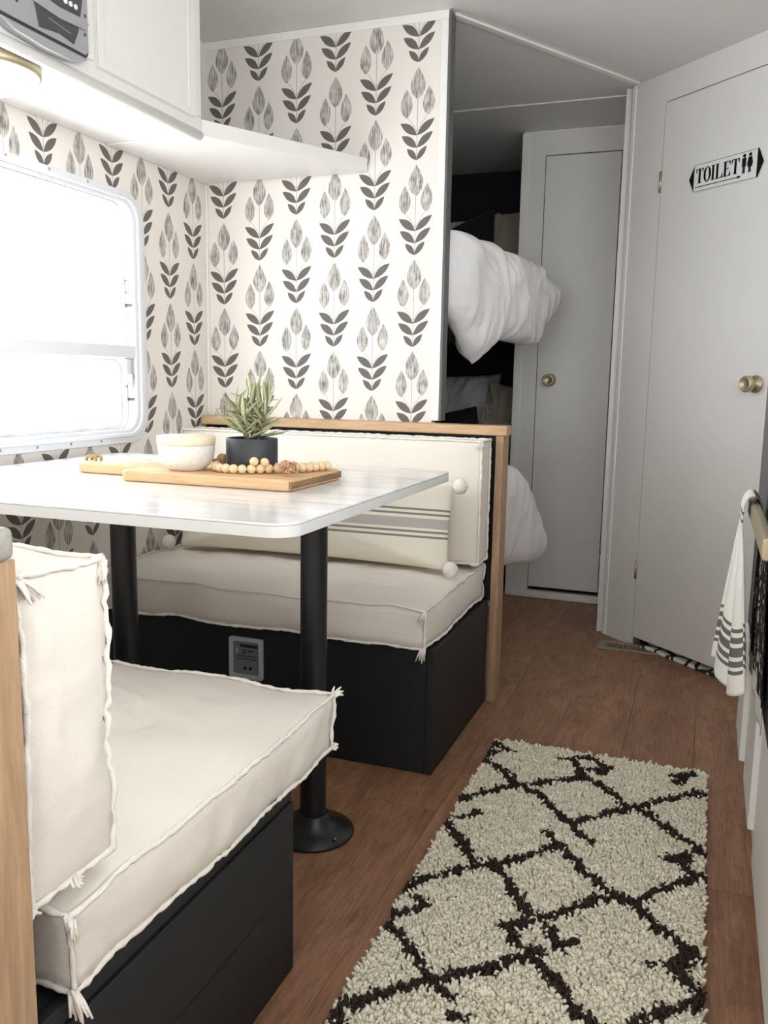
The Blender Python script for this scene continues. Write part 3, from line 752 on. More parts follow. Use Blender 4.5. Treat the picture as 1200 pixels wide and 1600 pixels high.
cushion('seat_cushion', (.012, .990, -1.850, -1.203, BZ+.012, .416), 'plump cream seat cushion with a tufted dimple on the board-clad bench', seed=4.1, bulge=(.008, .006, .018), grid=.014,
        tassels=((1, 1, 1, .022, (.5, .6, .7)), (1, -1, -1, .030, (.75, -.2, -1)), (1, -1, 1, .022, (.2, -.2, -1)), (1, 1, -1, .014, (.6, .5, .2))),
        dimples=((.757, -1.433, .42, .085, .018, 'z'), (.26, -1.60, .42, .07, .016, 'z'), (.26, -1.35, .42, .07, .016, 'z')), wr=.010, edge_wave=.008, limit=seat_limit(-2., -1.715, .4215))
cushion('back_cushion', (.012, .976, -1.884, -1.768, .434, .766), 'cream upright back cushion with frayed corners beside the grey oak rail', seed=6.2, bulge=(.012, .010, .014), grid=.012, wr=.008, edge_wave=.008, limit=back_limit_near, tmin=.4385,
        tassels=((1, -1, 1, .028, (.4, .6, -.5)), (1, 1, 1, .026, (.3, -.5, -.9)), (1, -1, -1, .026, (.3, -.3, -.9)), (1, 0, -1, .02, (.4, 0, -.8))))

# ---- inflated shapes (pillows, duvets)
def outline_r(poly, c, th):
    dx, dy = math.cos(th), math.sin(th); best = None
    n = len(poly)
    for i in range(n):
        ax_, ay_ = poly[i][0]-c[0], poly[i][1]-c[1]; bx, by = poly[(i+1) % n][0]-c[0], poly[(i+1) % n][1]-c[1]
        ex, ey = bx-ax_, by-ay_; den = dx*ey-dy*ex
        if abs(den) < 1e-12: continue
        r = (ax_*ey-ay_*ex)/den; s_ = (ax_*dy-ay_*dx)/den
        if r > 0 and -1e-9 <= s_ <= 1+1e-9 and (best is None or r > best): best = r
    return best or .001
def inflate(poly, T, c=None, na=140, nr=22, seed=0., wr=.006, wf=9., stretch=(1., .35), back=None, pw_=.55):
    if c is None: c = (sum(p[0] for p in poly)/len(poly), sum(p[1] for p in poly)/len(poly))
    rs = [outline_r(poly, c, 2*math.pi*i/na) for i in range(na)]
    v = []; f = []
    back = T if back is None else back
    def pt(i, r, side):
        th = 2*math.pi*i/na; x_ = c[0]+math.cos(th)*rs[i]*r; y_ = c[1]+math.sin(th)*rs[i]*r
        prof = (1-r**2.6)**pw_ if r < 1 else 0
        w = nz((x_*stretch[0], y_*stretch[1], side*.5), wf, seed)*wr+abs(nz((x_*stretch[0], y_*stretch[1], side*.5), wf*2.3, seed+5))*wr*.9
        radial = nz((math.cos(th)*2, math.sin(th)*2, 0), 2.2, seed+2)*wr*.7*r**2
        z_ = side*((T if side > 0 else back)*prof)+ (w+radial)*(side if r < 1 else .3)*(.25+.75*min(1, prof*2))
        return (x_, y_, z_)
    for side in (1, -1):
        base = len(v)
        v.append(pt(0, 0, side))
        for k in range(1, nr+1):
            r = math.sin(math.pi/2*k/nr)
            if k == nr and side == -1: break
            for i in range(na): v.append(pt(i, r, side))
        if side == 1: edge0 = base+1+(nr-1)*na
        for i in range(na): f.append((base, base+1+i, base+1+(i+1) % na))
        for k in range(nr-1):
            for i in range(na):
                a0 = base+1+k*na+i; a1 = base+1+k*na+(i+1) % na
                if side == -1 and k == nr-2: b0, b1 = edge0+i, edge0+(i+1) % na
                else: b0, b1 = a0+na, a1+na
                f.append((a0, b0, b1, a1))
    return v, f
def local_obj(name, v, f, mat, origin, ex, ey, parent=None):
    ex = Vector(ex).normalized(); ey = Vector(ey); ey = (ey-ex*ey.dot(ex)).normalized(); ez = ex.cross(ey)
    me = bpy.data.meshes.new(name); me.from_pydata(v, [], f); me.update()
    bm = bmesh.new(); bm.from_mesh(me); bmesh.ops.recalc_face_normals(bm, faces=bm.faces); bm.to_mesh(me); bm.free()
    for p in me.polygons: p.use_smooth = True
    me.materials.append(mat); o = bpy.data.objects.new(name, me); COL.objects.link(o)
    mw = Matrix((ex, ey, ez)).transposed().to_4x4(); mw.translation = Vector(origin)
    if parent is not None:
        o.parent = parent; mw.translation = Vector(origin)-wloc(parent)
    o.matrix_local = mw
    return o
def pinched(w, h, pinch=.06, n=10):
    """pillow outline, corners pulled out"""
    pts = []
    cs = [(w/2, h/2), (-w/2, h/2), (-w/2, -h/2), (w/2, -h/2)]
    for q in range(4):
        a, b_ = cs[q], cs[(q+1) % 4]
        for i in range(n):
            t_ = i/n; k = pinch*(4*t_*(1-t_))**.7
            x_ = a[0]+(b_[0]-a[0])*t_; y_ = a[1]+(b_[1]-a[1])*t_
            pts.append((x_*(1-(k if q % 2 else 0)*1.*(w > 0)/1.*(h/w if w > h else 1)), y_*(1-(0 if q % 2 else k))))
    return pts
# lumbar pillow with grey stripes
def stripe_mat():
    t = NT('cream_lumbar_with_grey_stripes'); p = t.obj()
    sep = t.n('ShaderNodeSeparateXYZ'); t.inp(sep.inputs[0], p); y_ = sep.outputs[1]
    def band(c, hw): return t.math('LESS_THAN', t.math('ABSOLUTE', t.math('SUBTRACT', y_, c)), hw)
    thin = band(.0265, .0029)
    for c in (.0395, -.0215, -.0350): thin = t.math('MAXIMUM', thin, band(c, .0029))
    mid = band(.002, .0135)
    base = t.mix(t.noise(p, 9, 3), sr(234, 227, 210), sr(240, 234, 220))
    col = t.mix(mid, base, sr(186, 182, 176)); col = t.mix(thin, col, sr(138, 134, 130))
    t.bump(t.noise(p, 500, 1), .3, .002)
    return t.done(col, .9, spec=.2)
lp = thing('lumbar_pillow', (.49, -.26, .43), 'long cream lumbar pillow with grey stripes and white pompoms', 'pillow')
v, f = inflate(pinched(.85, .245, .07), .062, na=220, seed=3.3, wr=.005, wf=8, stretch=(.5, 1), back=.05)
lo_ = (.497, -.262, .560); lex = (1, .01, 0); ley = (0, .17, .98)
local_obj('pillow_cover', v, f, stripe_mat(), lo_, lex, ley, lp)
def pompom(c, parent, r=.021):
    mb = MB(); n1, n2 = 14, 20
    for i in range(n1+1):
        for k in range(n2):
            a_ = math.pi*i/n1; b_ = 2*math.pi*k/n2
            d_ = Vector((math.sin(a_)*math.cos(b_), math.sin(a_)*math.sin(b_), math.cos(a_)))
            rr = r*(1+.10*nz(d_, 5, c[0]*9))
            mb.v.append(tuple(Vector(c)+d_*rr))
    for i in range(n1):
        for k in range(n2): mb.f.append((i*n2+k, i*n2+(k+1) % n2, (i+1)*n2+(k+1) % n2, (i+1)*n2+k))
    mb.build('pompom', POM, parent, True)
for c in ((.936, -.236, .668), (.938, -.315, .452), (.040, -.300, .452), (.055, -.215, .665)): pompom(c, lp)

# ---- things on the table
bt = TZ+.0005
cb = thing('cutting_board', (.6, -.93, bt), 'wooden paddle cutting board with rope loop on the marble table', 'cutting board')
BT = .0225
bo = rrect(.444, .832, -1.05, -.805, .018, 5)
# insert handle on the left side
outline = []
for p in bo:
    outline.append(p)
k = next(i for i, p in enumerate(bo) if abs(p[0]-.444) < 1e-6 and p[1] > -.9)
hy0_, hy1_ = -.972, -.893
handle = [(.452, hy1_+.012), (.440, hy1_), (.30, hy1_), (.272, hy1_-.008), (.262, hy1_-.022), (.262, hy0_+.022), (.272, hy0_+.008), (.30, hy0_), (.440, hy0_), (.452, hy0_-.012)]
outline = bo[:k+1]+handle+bo[k+1:]
MB().prism(outline, FZ, bt, bt+BT).build('board', BOARDW, cb, bevel=.005)
MB().box(.802, .8324, -1.045, -.81, bt+.0045, bt+BT-.0045).build('end_grain_strip', BOARDD, cb, bevel=.001)
rl = MB(); c0 = Vector((.288, -.933, bt+BT))
for s_ in (-1, 1):
    rl.tube([c0+Vector((.012*math.cos(a_)+s_*.003, s_*.005+.004*math.sin(a_*2), .009*math.sin(a_)+.003)) for a_ in [math.pi*i/8 for i in range(9)]], .0035, 8)
rl.tube([c0+Vector((.004*math.cos(a_), .009*math.sin(a_), .009)) for a_ in [2*math.pi*i/12 for i in range(12)]], .003, 6, closed=True)
rl.build('rope_loop', ROPE, cb, True)
zb = bt+BT+.0005
bc = (.563, -.985, zb)
bw = thing('lidded_bowl', bc, 'speckled white bowl with pale wooden lid on the cutting board', 'bowl')
MB().lathe([(.0001, 0), (.034, 0), (.038, .003), (.048, .012), (.054, .024), (.0565, .036), (.0575, .0515), (.0565, .052), (.0001, .052)], bc, 48).build('bowl', CERAM, bw, True)
MB().lathe([(.0001, .0522), (.0575, .0522), (.0588, .054), (.0588, .0675), (.0575, .0695), (.0001, .0697)], bc, 48).build('lid', LIDW, bw, True, bevel=0)
pc = (.681, -.925, zb)
pp = thing('potted_plant', pc, 'spiky green artificial succulent in a matte black pot', 'plant')
MB().lathe([(.0001, 0), (.049, 0), (.052, .003), (.053, .010), (.053, .064), (.0515, .066), (.0465, .066), (.046, .058), (.0001, .058)], pc, 48).build('pot', POTB, pp, True).modifiers.new('es', 'EDGE_SPLIT').split_angle = math.radians(50)
MB().lathe([(.0001, .0582), (.0455, .0582), (.0455, .0585), (.0001, .060)], pc, 24).build('soil', SOIL, pp, True)
def leafmat():
    t = NT('pale_green_succulent')
    oi = t.n('ShaderNodeObjectInfo')
    col = t.ramp(oi.outputs['Random'], [(0., sr(150, 154, 116)), (.5, sr(172, 175, 134)), (1., sr(198, 197, 158))])
    return t.done(col, .6)
LEAF = leafmat()
rnd = random.Random(11)
def leaf_mesh(L, W, droop):
    mb = MB(); n = 7; uv = []
    for i in range(n+1):
        s_ = i/n; w = W*(math.sin(math.pi*min(1, (s_*.82+.18)))**.8)*(1 if s_ < 1 else .02); 
        z_ = L*(droop*s_*s_); x_ = L*s_*(1-.15*abs(droop)*s_)
        mb.v += [(x_, -w, z_+w*.5), (x_, 0, z_), (x_, w, z_+w*.5), (x_, 0, z_-w*.35)]; uv += [(s_, 0)]*4
    for i in range(n):
        b_ = i*4
        for k_ in range(4): mb.f.append((b_+k_, b_+(k_+1) % 4, b_+4+(k_+1) % 4, b_+4+k_))
    mb.uv = uv
    me = bpy.data.meshes.new('leaf'); me.from_pydata(mb.v, [], mb.f); me.update()
    ul = me.uv_layers.new(name='UVMap')
    for l in me.loops: ul.data[l.index].uv = uv[l.vertex_index]
    for p in me.polygons: p.use_smooth = True
    me.materials.append(LEAF); return me
LM = [leaf_mesh(1., .075, d) for d in (-.45, -.2, .12, .35)]
stems = [((0, 0), .088, .0), ((.018, .004), .074, .35), ((-.018, -.003), .070, -.30), ((.003, .016), .062, .15), ((-.002, -.018), .052, -.15)]
for (sx, sy), hs, lean in stems:
    top = Vector((pc[0]+sx+lean*.05, pc[1]+sy, pc[2]+.058+hs)); bot = Vector((pc[0]+sx*.6, pc[1]+sy*.6, pc[2]+.058))
    MB().tube([bot, (bot+top)/2+Vector((0, 0, .004)), top], .0036, 8).build('stem', plain('stem_green', sr(104, 104, 84), .7), pp, True)
    N = 24 if hs > .07 else 17
    for i in range(N):
        q = i/(N-1); base = bot.lerp(top, .15+.85*q)
        th = i*2.399+sx*40; el = math.radians(8+66*q**1.2+rnd.uniform(-8, 8))
        L = (.066-.010*q)*rnd.uniform(.75, 1.2)
        me = LM[min(3, max(0, int(rnd.uniform(0, 4))))] if q > .3 else LM[2+rnd.randint(0, 1)]
        o = bpy.data.objects.new('leaf', me); COL.objects.link(o); o.parent = pp
        o.location = base-wloc(pp); o.rotation_euler = (rnd.uniform(-.2, .2), -el, th); o.scale = (L, L*1.0, L*1.0)
# bead garland
gl = thing('bead_garland', (.72, -.98, zb), 'wooden bead garland with jute tassels curled around the black pot', 'garland')
path = []
ctrl = [(.617, -.957), (.631, -.985), (.655, -1.000), (.683, -1.004), (.708, -.997), (.728, -.981), (.745, -.966), (.762, -.957), (.779, -.945), (.793, -.925), (.803, -.900), (.812, -.875), (.822, -.850)]
def catmull(P, n):
    out = []
    for i in range(len(P)-1):
        p0, p1, p2, p3 = P[max(0, i-1)], P[i], P[i+1], P[min(len(P)-1, i+2)]
        for k in range(n):
            t_ = k/n
            out.append(tuple(.5*((2*p1[j])+(-p0[j]+p2[j])*t_+(2*p0[j]-5*p1[j]+4*p2[j]-p3[j])*t_*t_+(-p0[j]+3*p1[j]-3*p2[j]+p3[j])*t_**3) for j in range(len(p1))))
    out.append(tuple(P[-1])); return out
fine = catmull(ctrl, 30)
bead_me = MB().lathe([(.0001, -.0090)]+[(.0090*math.cos(a_), .0090*math.sin(a_)) for a_ in [math.radians(-75+15*i) for i in range(11)]]+[(.0001, .0090)], (0, 0, 0), 16)
def mkmesh(mb, nm, mat):
    me = bpy.data.meshes.new(nm); me.from_pydata(mb.v, [], mb.f); me.update()
    for p in me.polygons: p.use_smooth = True
    me.materials.append(mat); return me
bead_me = mkmesh(bead_me, 'bead', BEADM)
last = None; nb_ = 0
def bead(x_, y_, z_, s_=1.):
    o = bpy.data.objects.new('bead', bead_me); COL.objects.link(o); o.parent = gl
    o.location = Vector((x_, y_, z_))-wloc(gl); o.rotation_euler = (rnd.uniform(0, 6), rnd.uniform(0, 6), rnd.uniform(0, 6)); o.scale = (s_,)*3
for p in fine:
    if last is None or (Vector(p)-Vector(last)).length > .0172:
        bead(p[0], p[1], zb+.0094, rnd.uniform(.96, 1.05)); last = p
# second loop crossing over and back beads
for p in ((.722, -.990, zb+.0245), (.738, -.976, zb+.0225), (.747, -.938, zb+.0094), (.763, -.928, zb+.0094), (.776, -.913, zb+.0094), (.785, -.895, zb+.0094), (.793, -.876, zb+.0094), (.802, -.857, zb+.0094), (.808, -.838, zb+.0094)):
    bead(*p)
def tassel(c, d_, nm='tassel', L=.05, n=22):
    tm = MB(); c = Vector(c); d_ = Vector(d_).normalized()
    for q in range(n):
        jit = Vector((rnd.uniform(-.5, .5), rnd.uniform(-.45, .45), rnd.uniform(-.2, .3)))
        e_ = c+(d_+jit).normalized()*L*rnd.uniform(.6, 1); e_.z = max(e_.z, zb+.003)
        mid_ = c.lerp(e_, .5)+Vector((0, 0, rnd.uniform(.0, .006)))
        tm.tube([c, mid_, e_], lambda i: (.0022, .0024, .0016)[i], 5)
    tm.build(nm, TASSEL, gl, True)
tassel((.790, -.965, zb+.020), (.2, -.6, -.1), L=.046, n=70)
tassel((.596, -.908, zb+.010), (-.35, -.6, 0), L=.022, n=14)
MB().tube([(p[0], p[1], zb+.008) for p in fine[::6]], .0012, 5).build('string', ROPE, gl, True)
kn = MB(); c0 = Vector((.600, -.905, zb+.0148))
for s_ in (-.006, 0, .006):
    kn.tube([c0+Vector((s_, .010*math.cos(a_), .010*math.sin(a_))) for a_ in [2*math.pi*i/12 for i in range(12)]], .004, 6, closed=True)
kn.build('knot', ROPE, gl, True)

# ================================================================== BUNKS
def bunk(zd, label, name='bunk_bed'):
    r = thing(name, (.4, .95, zd), label, 'bed')
    MB().box(.004, .735, .045, 1.895, zd, zd+.035).build('deck', BLACKP, r, bevel=.002)
    v, f = [], []
    MB().box(.01, .725, .06, 1.88, zd+.0355, zd+.13).build('mattress', DUVET, r, bevel=.02)
    return r
bunk(1.125, 'upper bunk with white duvet behind the papered partition')
bunk(.43, 'lower bunk with white duvet behind the papered partition')
def pillow(name, label, w, h, T, origin, ex, ey, mat, seed, wr=.008, pinch=.07):
    r = thing(name, (origin[0], origin[1], origin[2]-h/2), label, 'pillow')
    v, f = inflate(pinched(w, h, pinch), T, seed=seed, wr=wr, wf=8)
    local_obj('pillow_cover', v, f, mat, origin, ex, ey, r)
    return r
def lace(parent, origin, ex, ey, h, w=.035):
    """crochet strip: small rings sewn on a pillow edge"""
    mb = MB(); ex = Vector(ex).normalized(); ey = Vector(ey).normalized(); ez = ex.cross(ey)
    n = int(h/.014)
    for i in range(n):
        for j in range(3):
            c = Vector(origin)+ex*(j*.013)+ey*(-h/2+i*.014+(.007 if j % 2 else 0))
            mb.tube([c+ex*(.006*math.cos(a_))+ey*(.0065*math.sin(a_)) for a_ in [2*math.pi*k/8 for k in range(8)]], .0019, 5, closed=True)
    mb.build('crochet_trim', LACE, parent, True)
# upper bunk pillows (stand against the black head wall)
pillow('bed_pillow', 'white pillow on the upper bunk behind the charcoal pillow', .46, .47, .05, (.265, 1.83, 1.522), (1, 0, 0), (0, .08, 1), DUVET, 2.1)
b1 = pillow('bed_pillow', 'beige linen pillow with crochet trim on the upper bunk', .238, .50, .05, (.630, 1.80, 1.535), (1, 0, .12), (-.12, .10, 1), LINEN, 5.7, wr=.03)
lace(b1, (.528, 1.735, 1.56), (1, .0, .05), (-.02, .03, 1), .40)
d1 = thing('throw_pillow', (.43, 1.66, 1.35), 'charcoal throw pillow on the upper bunk tucked in front of the white pillow', 'pillow')
v, f = inflate([(-.13, .118), (-.03, .165), (.055, .197), (.100, .21), (.106, .03), (.10, -.19), (-.15, -.19)], .045, c=(.0, .02), seed=8, wr=.004)
local_obj('pillow_cover', v, f, CHARC, (.43, 1.675, 1.552), (1, 0, 0), (0, .1, 1), d1)
# lower bunk pillows
pl = pillow('bed_pillow', 'white pillow lying against beige pillow on the lower bunk', .54, .39, .06, (.30, 1.80, .79), (1, 0, .02), (0, .10, 1), DUVET, 3.9, wr=.03)
b2 = pillow('bed_pillow', 'beige linen pillow with crochet trim on the lower bunk', .17, .36, .05, (.600, 1.67, .765), (1, 0, -.15), (.15, .10, 1), LINEN, 6.6, wr=.03)
lace(b2, (.528, 1.606, .745), (1, .0, 0), (.05, .03, 1), .22)
d2 = thing('throw_pillow', (.33, 1.5, .56), 'charcoal throw pillow on the lower bunk above the oak rail', 'pillow')
v, f = inflate(pinched(.40, .18, .06), .05, seed=9, wr=.004)
local_obj('pillow_cover', v, f, CHARC, (.325, 1.585, .703), (1, 0, .22), (-.22, .10, 1), d2)

# duvets: puffy folds in their own planes beside the bunk edge; outline = (metres along the fold plane, height)
def fold(parent, name, poly, O, e, T, mat, seed, back=None, wr=.012, c=None, stretch=(1., .3)):
    v, f = inflate([(a, b-O[2]) for a, b in poly], T, c=c, na=180, nr=26, seed=seed, wr=wr, wf=9, back=back, stretch=stretch)
    ex = Vector((e[0], e[1], 0))
    return local_obj(name, v, f, mat, O, ex, (0, 0, 1), parent)
ud = thing('duvet', (.6, .6, 1.26), 'white puffy duvet spilling over the edge of the upper bunk', 'duvet')
fold(ud, 'hanging_fold', [(-.03, 1.398), (.044, 1.404), (.167, 1.399), (.259, 1.404), (.304, 1.392), (.424, 1.384), (.504, 1.358), (.55, 1.30), (.57, 1.22), (.585, 1.15), (.60, 1.082), (.461, 1.093), (.315, 1.090), (.245, 1.045), (.178, 1.005), (.130, 1.035), (.093, 1.066), (.039, 1.119), (-.04, 1.17), (-.06, 1.28)],
     (.79, .10, 1.24), (.12, .65), .075, DUVET, 1.7, back=.05, c=(.27, 0.0), wr=.026)
fold(ud, 'turned_corner', [(-.10, 1.415), (-.019, 1.428), (.037, 1.419), (.095, 1.405), (.154, 1.386), (.221, 1.337), (.267, 1.303), (.264, 1.265), (.25, 1.223), (.214, 1.187), (.185, 1.13), (.165, 1.098), (.10, 1.088), (.0, 1.10), (-.08, 1.2), (-.10, 1.33)],
     (.815, .74, 1.25), (.168, .20), .05, DUVET, 3.1, back=.04, c=(.08, 0.0), wr=.020)
v, f = inflate(pinched(.56, .80, .04), .06, seed=2.2, wr=.010, back=.05)
local_obj('top_heap', v, f, DUVET, (.44, .62, 1.350), (1, 0, .04), (0, 1, 0), ud)
ld_ = thing('duvet', (.6, .5, .57), 'white duvet corner hanging off the lower bunk beside the oak post', 'duvet')
fold(ld_, 'hanging_corner', [(-.05, .66), (.185, .676), (.279, .652), (.331, .621), (.39, .558), (.45, .468), (.495, .372), (.515, .318), (.484, .294), (.444, .275), (.303, .289), (.208, .293), (.0, .33), (-.08, .5)],
     (.79, .30, .45), (.16, .35), .05, DUVET, 5.1, c=(.22, .02), stretch=(1.2, .5))
v, f = inflate(pinched(.60, .80, .04), .06, seed=4.2, wr=.010, back=.05)
local_obj('top_heap', v, f, DUVET, (.43, .55, .650), (1, 0, .02), (0, 1, 0), ld_)
struct(MB().box(.728, .7345, .045, YC-.002, .002, .428).build('wall_bunk_base', DOORW), 'white panel under the lower bunk')

# ================================================================== RUG
RX0, RX1, RY1, RY0 = 1.090, 1.611, -.352, -1.95
LINES = [[(1.09, -0.37), (1.088, -0.485), (1.16, -0.547), (1.194, -0.597), (1.248, -0.617), (1.304, -0.69), (1.344, -0.736), (1.391, -0.792)], [(1.295, -0.782), (1.326, -0.826), (1.39, -0.898), (1.432, -0.944), (1.489, -0.966), (1.526, -1.024), (1.566, -1.053), (1.609, -1.089)], [(1.295, -0.409), (1.336, -0.496), (1.403, -0.542), (1.443, -0.604), (1.485, -0.615), (1.528, -0.668), (1.568, -0.702), (1.606, -0.743)], [(1.092, -0.822), (1.153, -0.905), (1.191, -0.958), (1.228, -0.95), (1.257, -0.981), (1.302, -1.055), (1.343, -1.087), (1.369, -1.122), (1.386, -1.147), (1.408, -1.122)], [(1.282, -1.123), (1.326, -1.172), (1.357, -1.201), (1.401, -1.241), (1.439, -1.297), (1.468, -1.31)], [(1.089, -1.19), (1.135, -1.228), (1.177, -1.273), (1.222, -1.313), (1.254, -1.328)], [(1.082, -0.725), (1.125, -0.668), (1.192, -0.609), (1.271, -0.544), (1.32, -0.513), (1.33, -0.453), (1.382, -0.431)], [(1.098, -1.08), (1.108, -1.042), (1.145, -1.013), (1.193, -0.965), (1.258, -0.916), (1.295, -0.87), (1.334, -0.823)], [(1.343, -0.728), (1.392, -0.671), (1.445, -0.622), (1.498, -0.562), (1.546, -0.522), (1.604, -0.468)], [(1.089, -1.178), (1.119, -1.142), (1.141, -1.12), (1.117, -1.105)], [(1.09, -1.429), (1.127, -1.383), (1.168, -1.34), (1.197, -1.314), (1.248, -1.274), (1.29, -1.238), (1.326, -1.203), (1.352, -1.172), (1.334, -1.179)], [(1.347, -1.073), (1.388, -1.032), (1.435, -0.975), (1.496, -0.963), (1.533, -0.909), (1.586, -0.853), (1.61, -0.83)], [(1.52, -1.277), (1.551, -1.244), (1.594, -1.209), (1.612, -1.165)], [(1.273, -0.419), (1.339, -0.379), (1.391, -0.428), (1.367, -0.46)], [(1.529, -0.415), (1.585, -0.369), (1.543, -0.441)], [(1.587, -0.465), (1.604, -0.468)], [(1.542, -0.792), (1.584, -0.759), (1.564, -0.805), (1.586, -0.832)], [(1.533, -1.135), (1.585, -1.103), (1.563, -1.138), (1.59, -1.156)], [(1.084, -0.808), (1.128, -0.781), (1.138, -0.755)], [(1.084, -0.808), (1.095, -0.83)], [(1.283, -1.128), (1.325, -1.1)], [(1.264, -1.363), (1.281, -1.36)], [(1.093, -0.382), (1.14, -0.413), (1.097, -0.444)], [(1.09, -1.429), (1.115, -1.444)]]
SEG = [(L[i], L[i+1]) for L in LINES for i in range(len(L)-1)]
# the drop repeat of the weave goes on towards the camera
SEG += [((a[0], a[1]-.76), (b[0], b[1]-.76)) for a, b in SEG if a[1] < -.74]
def linedist(x_, y_):
    best = 9
    for (ax_, ay_), (bx, by) in SEG:
        if min(ay_, by)-.04 > y_ or max(ay_, by)+.04 < y_: continue
        dx, dy = bx-ax_, by-ay_; t_ = max(0, min(1, ((x_-ax_)*dx+(y_-ay_)*dy)/(dx*dx+dy*dy+1e-12)))
        best = min(best, math.hypot(x_-ax_-t_*dx, y_-ay_-t_*dy))
    return best
rug = thing('rug', (1.35, -1.15, 0), 'cream shag runner rug with dark brown diamond lines on the plank floor', 'rug')
MB().box(RX0+.004, RX1-.004, RY0+.004, RY1-.004, .0005, .008).build('backing', fabric('rug_backing', sr(196, 184, 158)), rug)
rv, rf, rc = [], [], []
rr_ = random.Random(5)
step = .0056
ny_, nx_ = int((RY1-RY0)/step), int((RX1-RX0)/step)
for j in range(ny_):
    for i in range(nx_):
        x_ = RX0+(i+.5+rr_.uniform(-.45, .45))*step; y_ = RY0+(j+.5+rr_.uniform(-.45, .45))*step
        dark = linedist(x_+rr_.gauss(0, .0016), y_+rr_.gauss(0, .0016)) < .0104+.007*nz((x_, y_, 0), 26, 3)
        hgt = .016+.006*nz((x_, y_, 0), 34, 1)+rr_.uniform(-.003, .003)
        ang = rr_.uniform(0, 6.28); ln = rr_.uniform(.003, .009)
        lx_, ly_ = math.cos(ang)*ln, math.sin(ang)*ln
        w = rr_.uniform(.0026, .0042); b_ = len(rv)
        for (s_, ww) in ((0, .8), (.7, 1.15), (1., .75)):
            cx_, cy_, cz_ = x_+lx_*s_*s_, y_+ly_*s_*s_, .004+hgt*(s_ if s_ < 1 else .98)
            for k in range(4):
                th = k*math.pi/2+ang; rv.append((cx_+math.cos(th)*w*ww, cy_+math.sin(th)*w*ww, cz_))
        for q in range(2):
            for k in range(4): rf.append((b_+q*4+k, b_+q*4+(k+1) % 4, b_+q*4+4+(k+1) % 4, b_+q*4+4+k))
        rf.append((b_+8, b_+9, b_+10, b_+11))
        tone = rr_.uniform(.90, 1.08)
        rc += [((.045, .034, .028, 1) if dark else (.86*tone, .81*tone, .68*tone, 1))]*12
me = bpy.data.meshes.new('pile'); me.from_pydata([(a-1.35, b+1.15, c) for a, b, c in rv], [], rf); me.update()
ca = me.color_attributes.new('yarn', 'FLOAT_COLOR', 'POINT'); ca.data.foreach_set('color', [x_ for c in rc for x_ in c])
for p in me.polygons: p.use_smooth = True
t = NT('shag_yarn'); an = t.n('ShaderNodeVertexColor', layer_name='yarn'); me.materials.append(t.done(an.outputs[0], .95, spec=.1))
po = bpy.data.objects.new('pile', me); COL.objects.link(po); po.parent = rug; po['kind'] = 'stuff'

# ================================================================== KITCHEN SIDE
KX = 1.672
ov = thing('oven', (1.95, -.83, .41), 'black oven with glossy door and brass handle bar in the kitchen run', 'oven')
MB().box(KX+.018, 2.24, -1.25, -.412, .412, .955).build('body', GRAPHITE, ov, bevel=.003)
MB().box(KX, KX+.0175, -1.245, -.414, .42, .70).build('door', BLACKG, ov, bevel=.004)
MB().box(KX, KX+.0175, -1.245, -.412, .702, .955).build('control_panel', GRAPHITE, ov, bevel=.002)
MB().prism(rrect(1.641, 1.659, .704, .738, .006, 4), lambda a, b, h: (a, h, b), -1.16, -.665).build('handle_bar', BRASS, ov, bevel=.002)
for yy in (-1.14,): MB().box(1.6585, KX-.0005, yy-.010, yy+.010, .709, .732).build('handle_bracket', BRASS, ov, bevel=.002)
kc_ = thing('base_cabinet', (1.95, -.8, 0), 'white base cabinet with drawer fronts under the black oven', 'cabinet')
MB().box(1.712, 2.24, -1.3, -.36, .002, .410).build('plinth', WHITE, kc_, bevel=.002)
MB().box(1.668, 1.711, -.580, -.37, .155, .408).build('drawer', WHITE, kc_, bevel=.003)
MB().box(1.679, 1.711, -.815, -.583, .12, .408).build('drawer', WHITE, kc_, bevel=.003)
MB().box(1.690, 1.711, -1.3, -.818, .06, .408).build('drawer', WHITE, kc_, bevel=.003)
struct(MB().box(1.704, 1.7115, -1.3, -.37, .0005, .028).build('baseboard_kitchen', TRIMW, bevel=.002))
struct(MB().box(1.72, 2.249, -3.0, -1.305, .001, .88).build('wall_counter_base', WHITE))
# towel over the handle
def towel_mat():
    t = NT('white_towel_grey_stripes'); u = t.n('ShaderNodeUVMap').outputs[0]
    sep = t.n('ShaderNodeSeparateXYZ'); t.inp(sep.inputs[0], u); v_ = sep.outputs[1]
    f = None
    for c, hw in ((.035, .03), (.15, .008), (.19, .008), (.70, .009), (.745, .014), (.80, .022), (.855, .014), (.895, .009)):
        b_ = t.math('LESS_THAN', t.math('ABSOLUTE', t.math('SUBTRACT', v_, c)), hw)
        f = b_ if f is None else t.math('MAXIMUM', f, b_)
    p = t.obj(); t.bump(t.noise(p, 700, 1), .4, .002)
    return t.done(t.mix(f, sr(238, 236, 230), sr(112, 110, 108)), .95, spec=.15)
tw_ = MB(); ns, ntt = 60, 70; uv = []
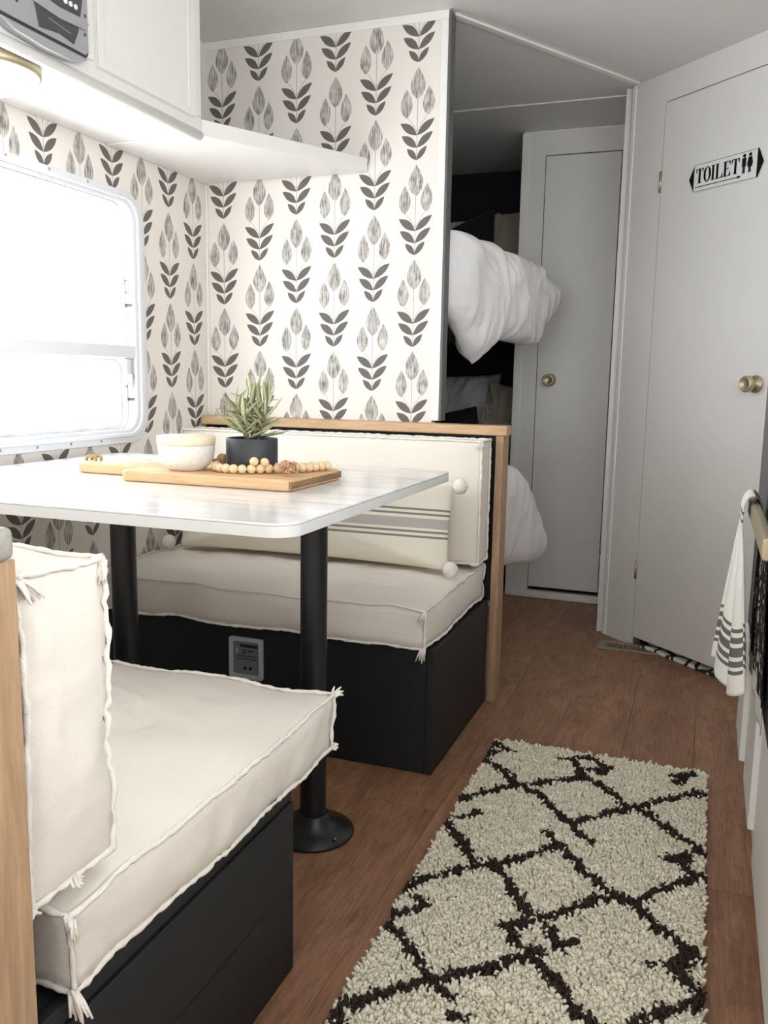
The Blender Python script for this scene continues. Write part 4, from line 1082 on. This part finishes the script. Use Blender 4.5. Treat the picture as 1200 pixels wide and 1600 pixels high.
# goes up from behind the bar, over it and down the front
for i in range(ns+1):
    s_ = i/ns
    for j in range(ntt+1):
        q = j/ntt
        if q < .14:    # back part and wrap over the bar
            a_ = math.pi*(q/.14); x_ = 1.649+.0165*math.cos(a_); z_ = .722+.031*math.sin(a_); yt = -.775+.095*s_
        else:
            tt = (q-.14)/.86; e_ = max(0., (tt-.09)/.91)**.9
            x_ = 1.6325+(.0185-.052*s_**1.3-.002)*e_; yt = -.775+.095*s_+(-.08+.10*s_)*e_
            z_ = .722+(-.315-.035*math.sin(math.pi*min(1, s_*1.2)))*tt
            x_ += (.002+.008*tt)*math.sin(s_*15.+.6)*min(1, e_*3); yt += .012*math.sin(s_*15.+2.)*min(1, e_*3)
            x_ = min(x_, 1.660)
        tw_.v.append((x_+xo, yt, z_)); uv.append((s_, q))
for i in range(ns):
    for j in range(ntt):
        a_ = i*(ntt+1)+j; tw_.f.append((a_, a_+1, a_+ntt+2, a_+ntt+1))
tw_.uv = uv
tr_ = thing('kitchen_towel', (1.645, -.75, .36), 'white kitchen towel with grey stripes draped over the oven handle bar', 'towel')
tow = tw_.build('front_half', towel_mat(), tr_, True)
sm = tow.modifiers.new('thick', 'SOLIDIFY'); sm.thickness = .0026; sm.offset = 0
# dark sheet with pale flecks and hem, between the bar and the oven door
def flecked_mat():
    t = NT('dark_flecked_sheet'); u = t.n('ShaderNodeUVMap').outputs[0]
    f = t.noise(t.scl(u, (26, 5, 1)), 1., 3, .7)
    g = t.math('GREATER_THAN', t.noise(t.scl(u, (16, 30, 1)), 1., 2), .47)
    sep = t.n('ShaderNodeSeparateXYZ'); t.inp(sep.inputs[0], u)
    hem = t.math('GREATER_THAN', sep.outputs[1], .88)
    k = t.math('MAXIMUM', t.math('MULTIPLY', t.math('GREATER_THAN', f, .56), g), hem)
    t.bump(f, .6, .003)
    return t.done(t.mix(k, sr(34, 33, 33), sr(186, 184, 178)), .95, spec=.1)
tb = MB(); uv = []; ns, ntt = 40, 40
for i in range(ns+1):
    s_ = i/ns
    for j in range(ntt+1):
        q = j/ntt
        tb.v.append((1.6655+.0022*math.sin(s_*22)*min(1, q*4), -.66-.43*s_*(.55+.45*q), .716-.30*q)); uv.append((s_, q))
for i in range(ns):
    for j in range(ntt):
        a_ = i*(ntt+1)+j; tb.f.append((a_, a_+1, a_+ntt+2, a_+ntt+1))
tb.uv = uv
tb_ = tb.build('back_sheet', flecked_mat(), tr_, True); tb_['label'] = 'dark sheet with pale flecks behind the handle bar'
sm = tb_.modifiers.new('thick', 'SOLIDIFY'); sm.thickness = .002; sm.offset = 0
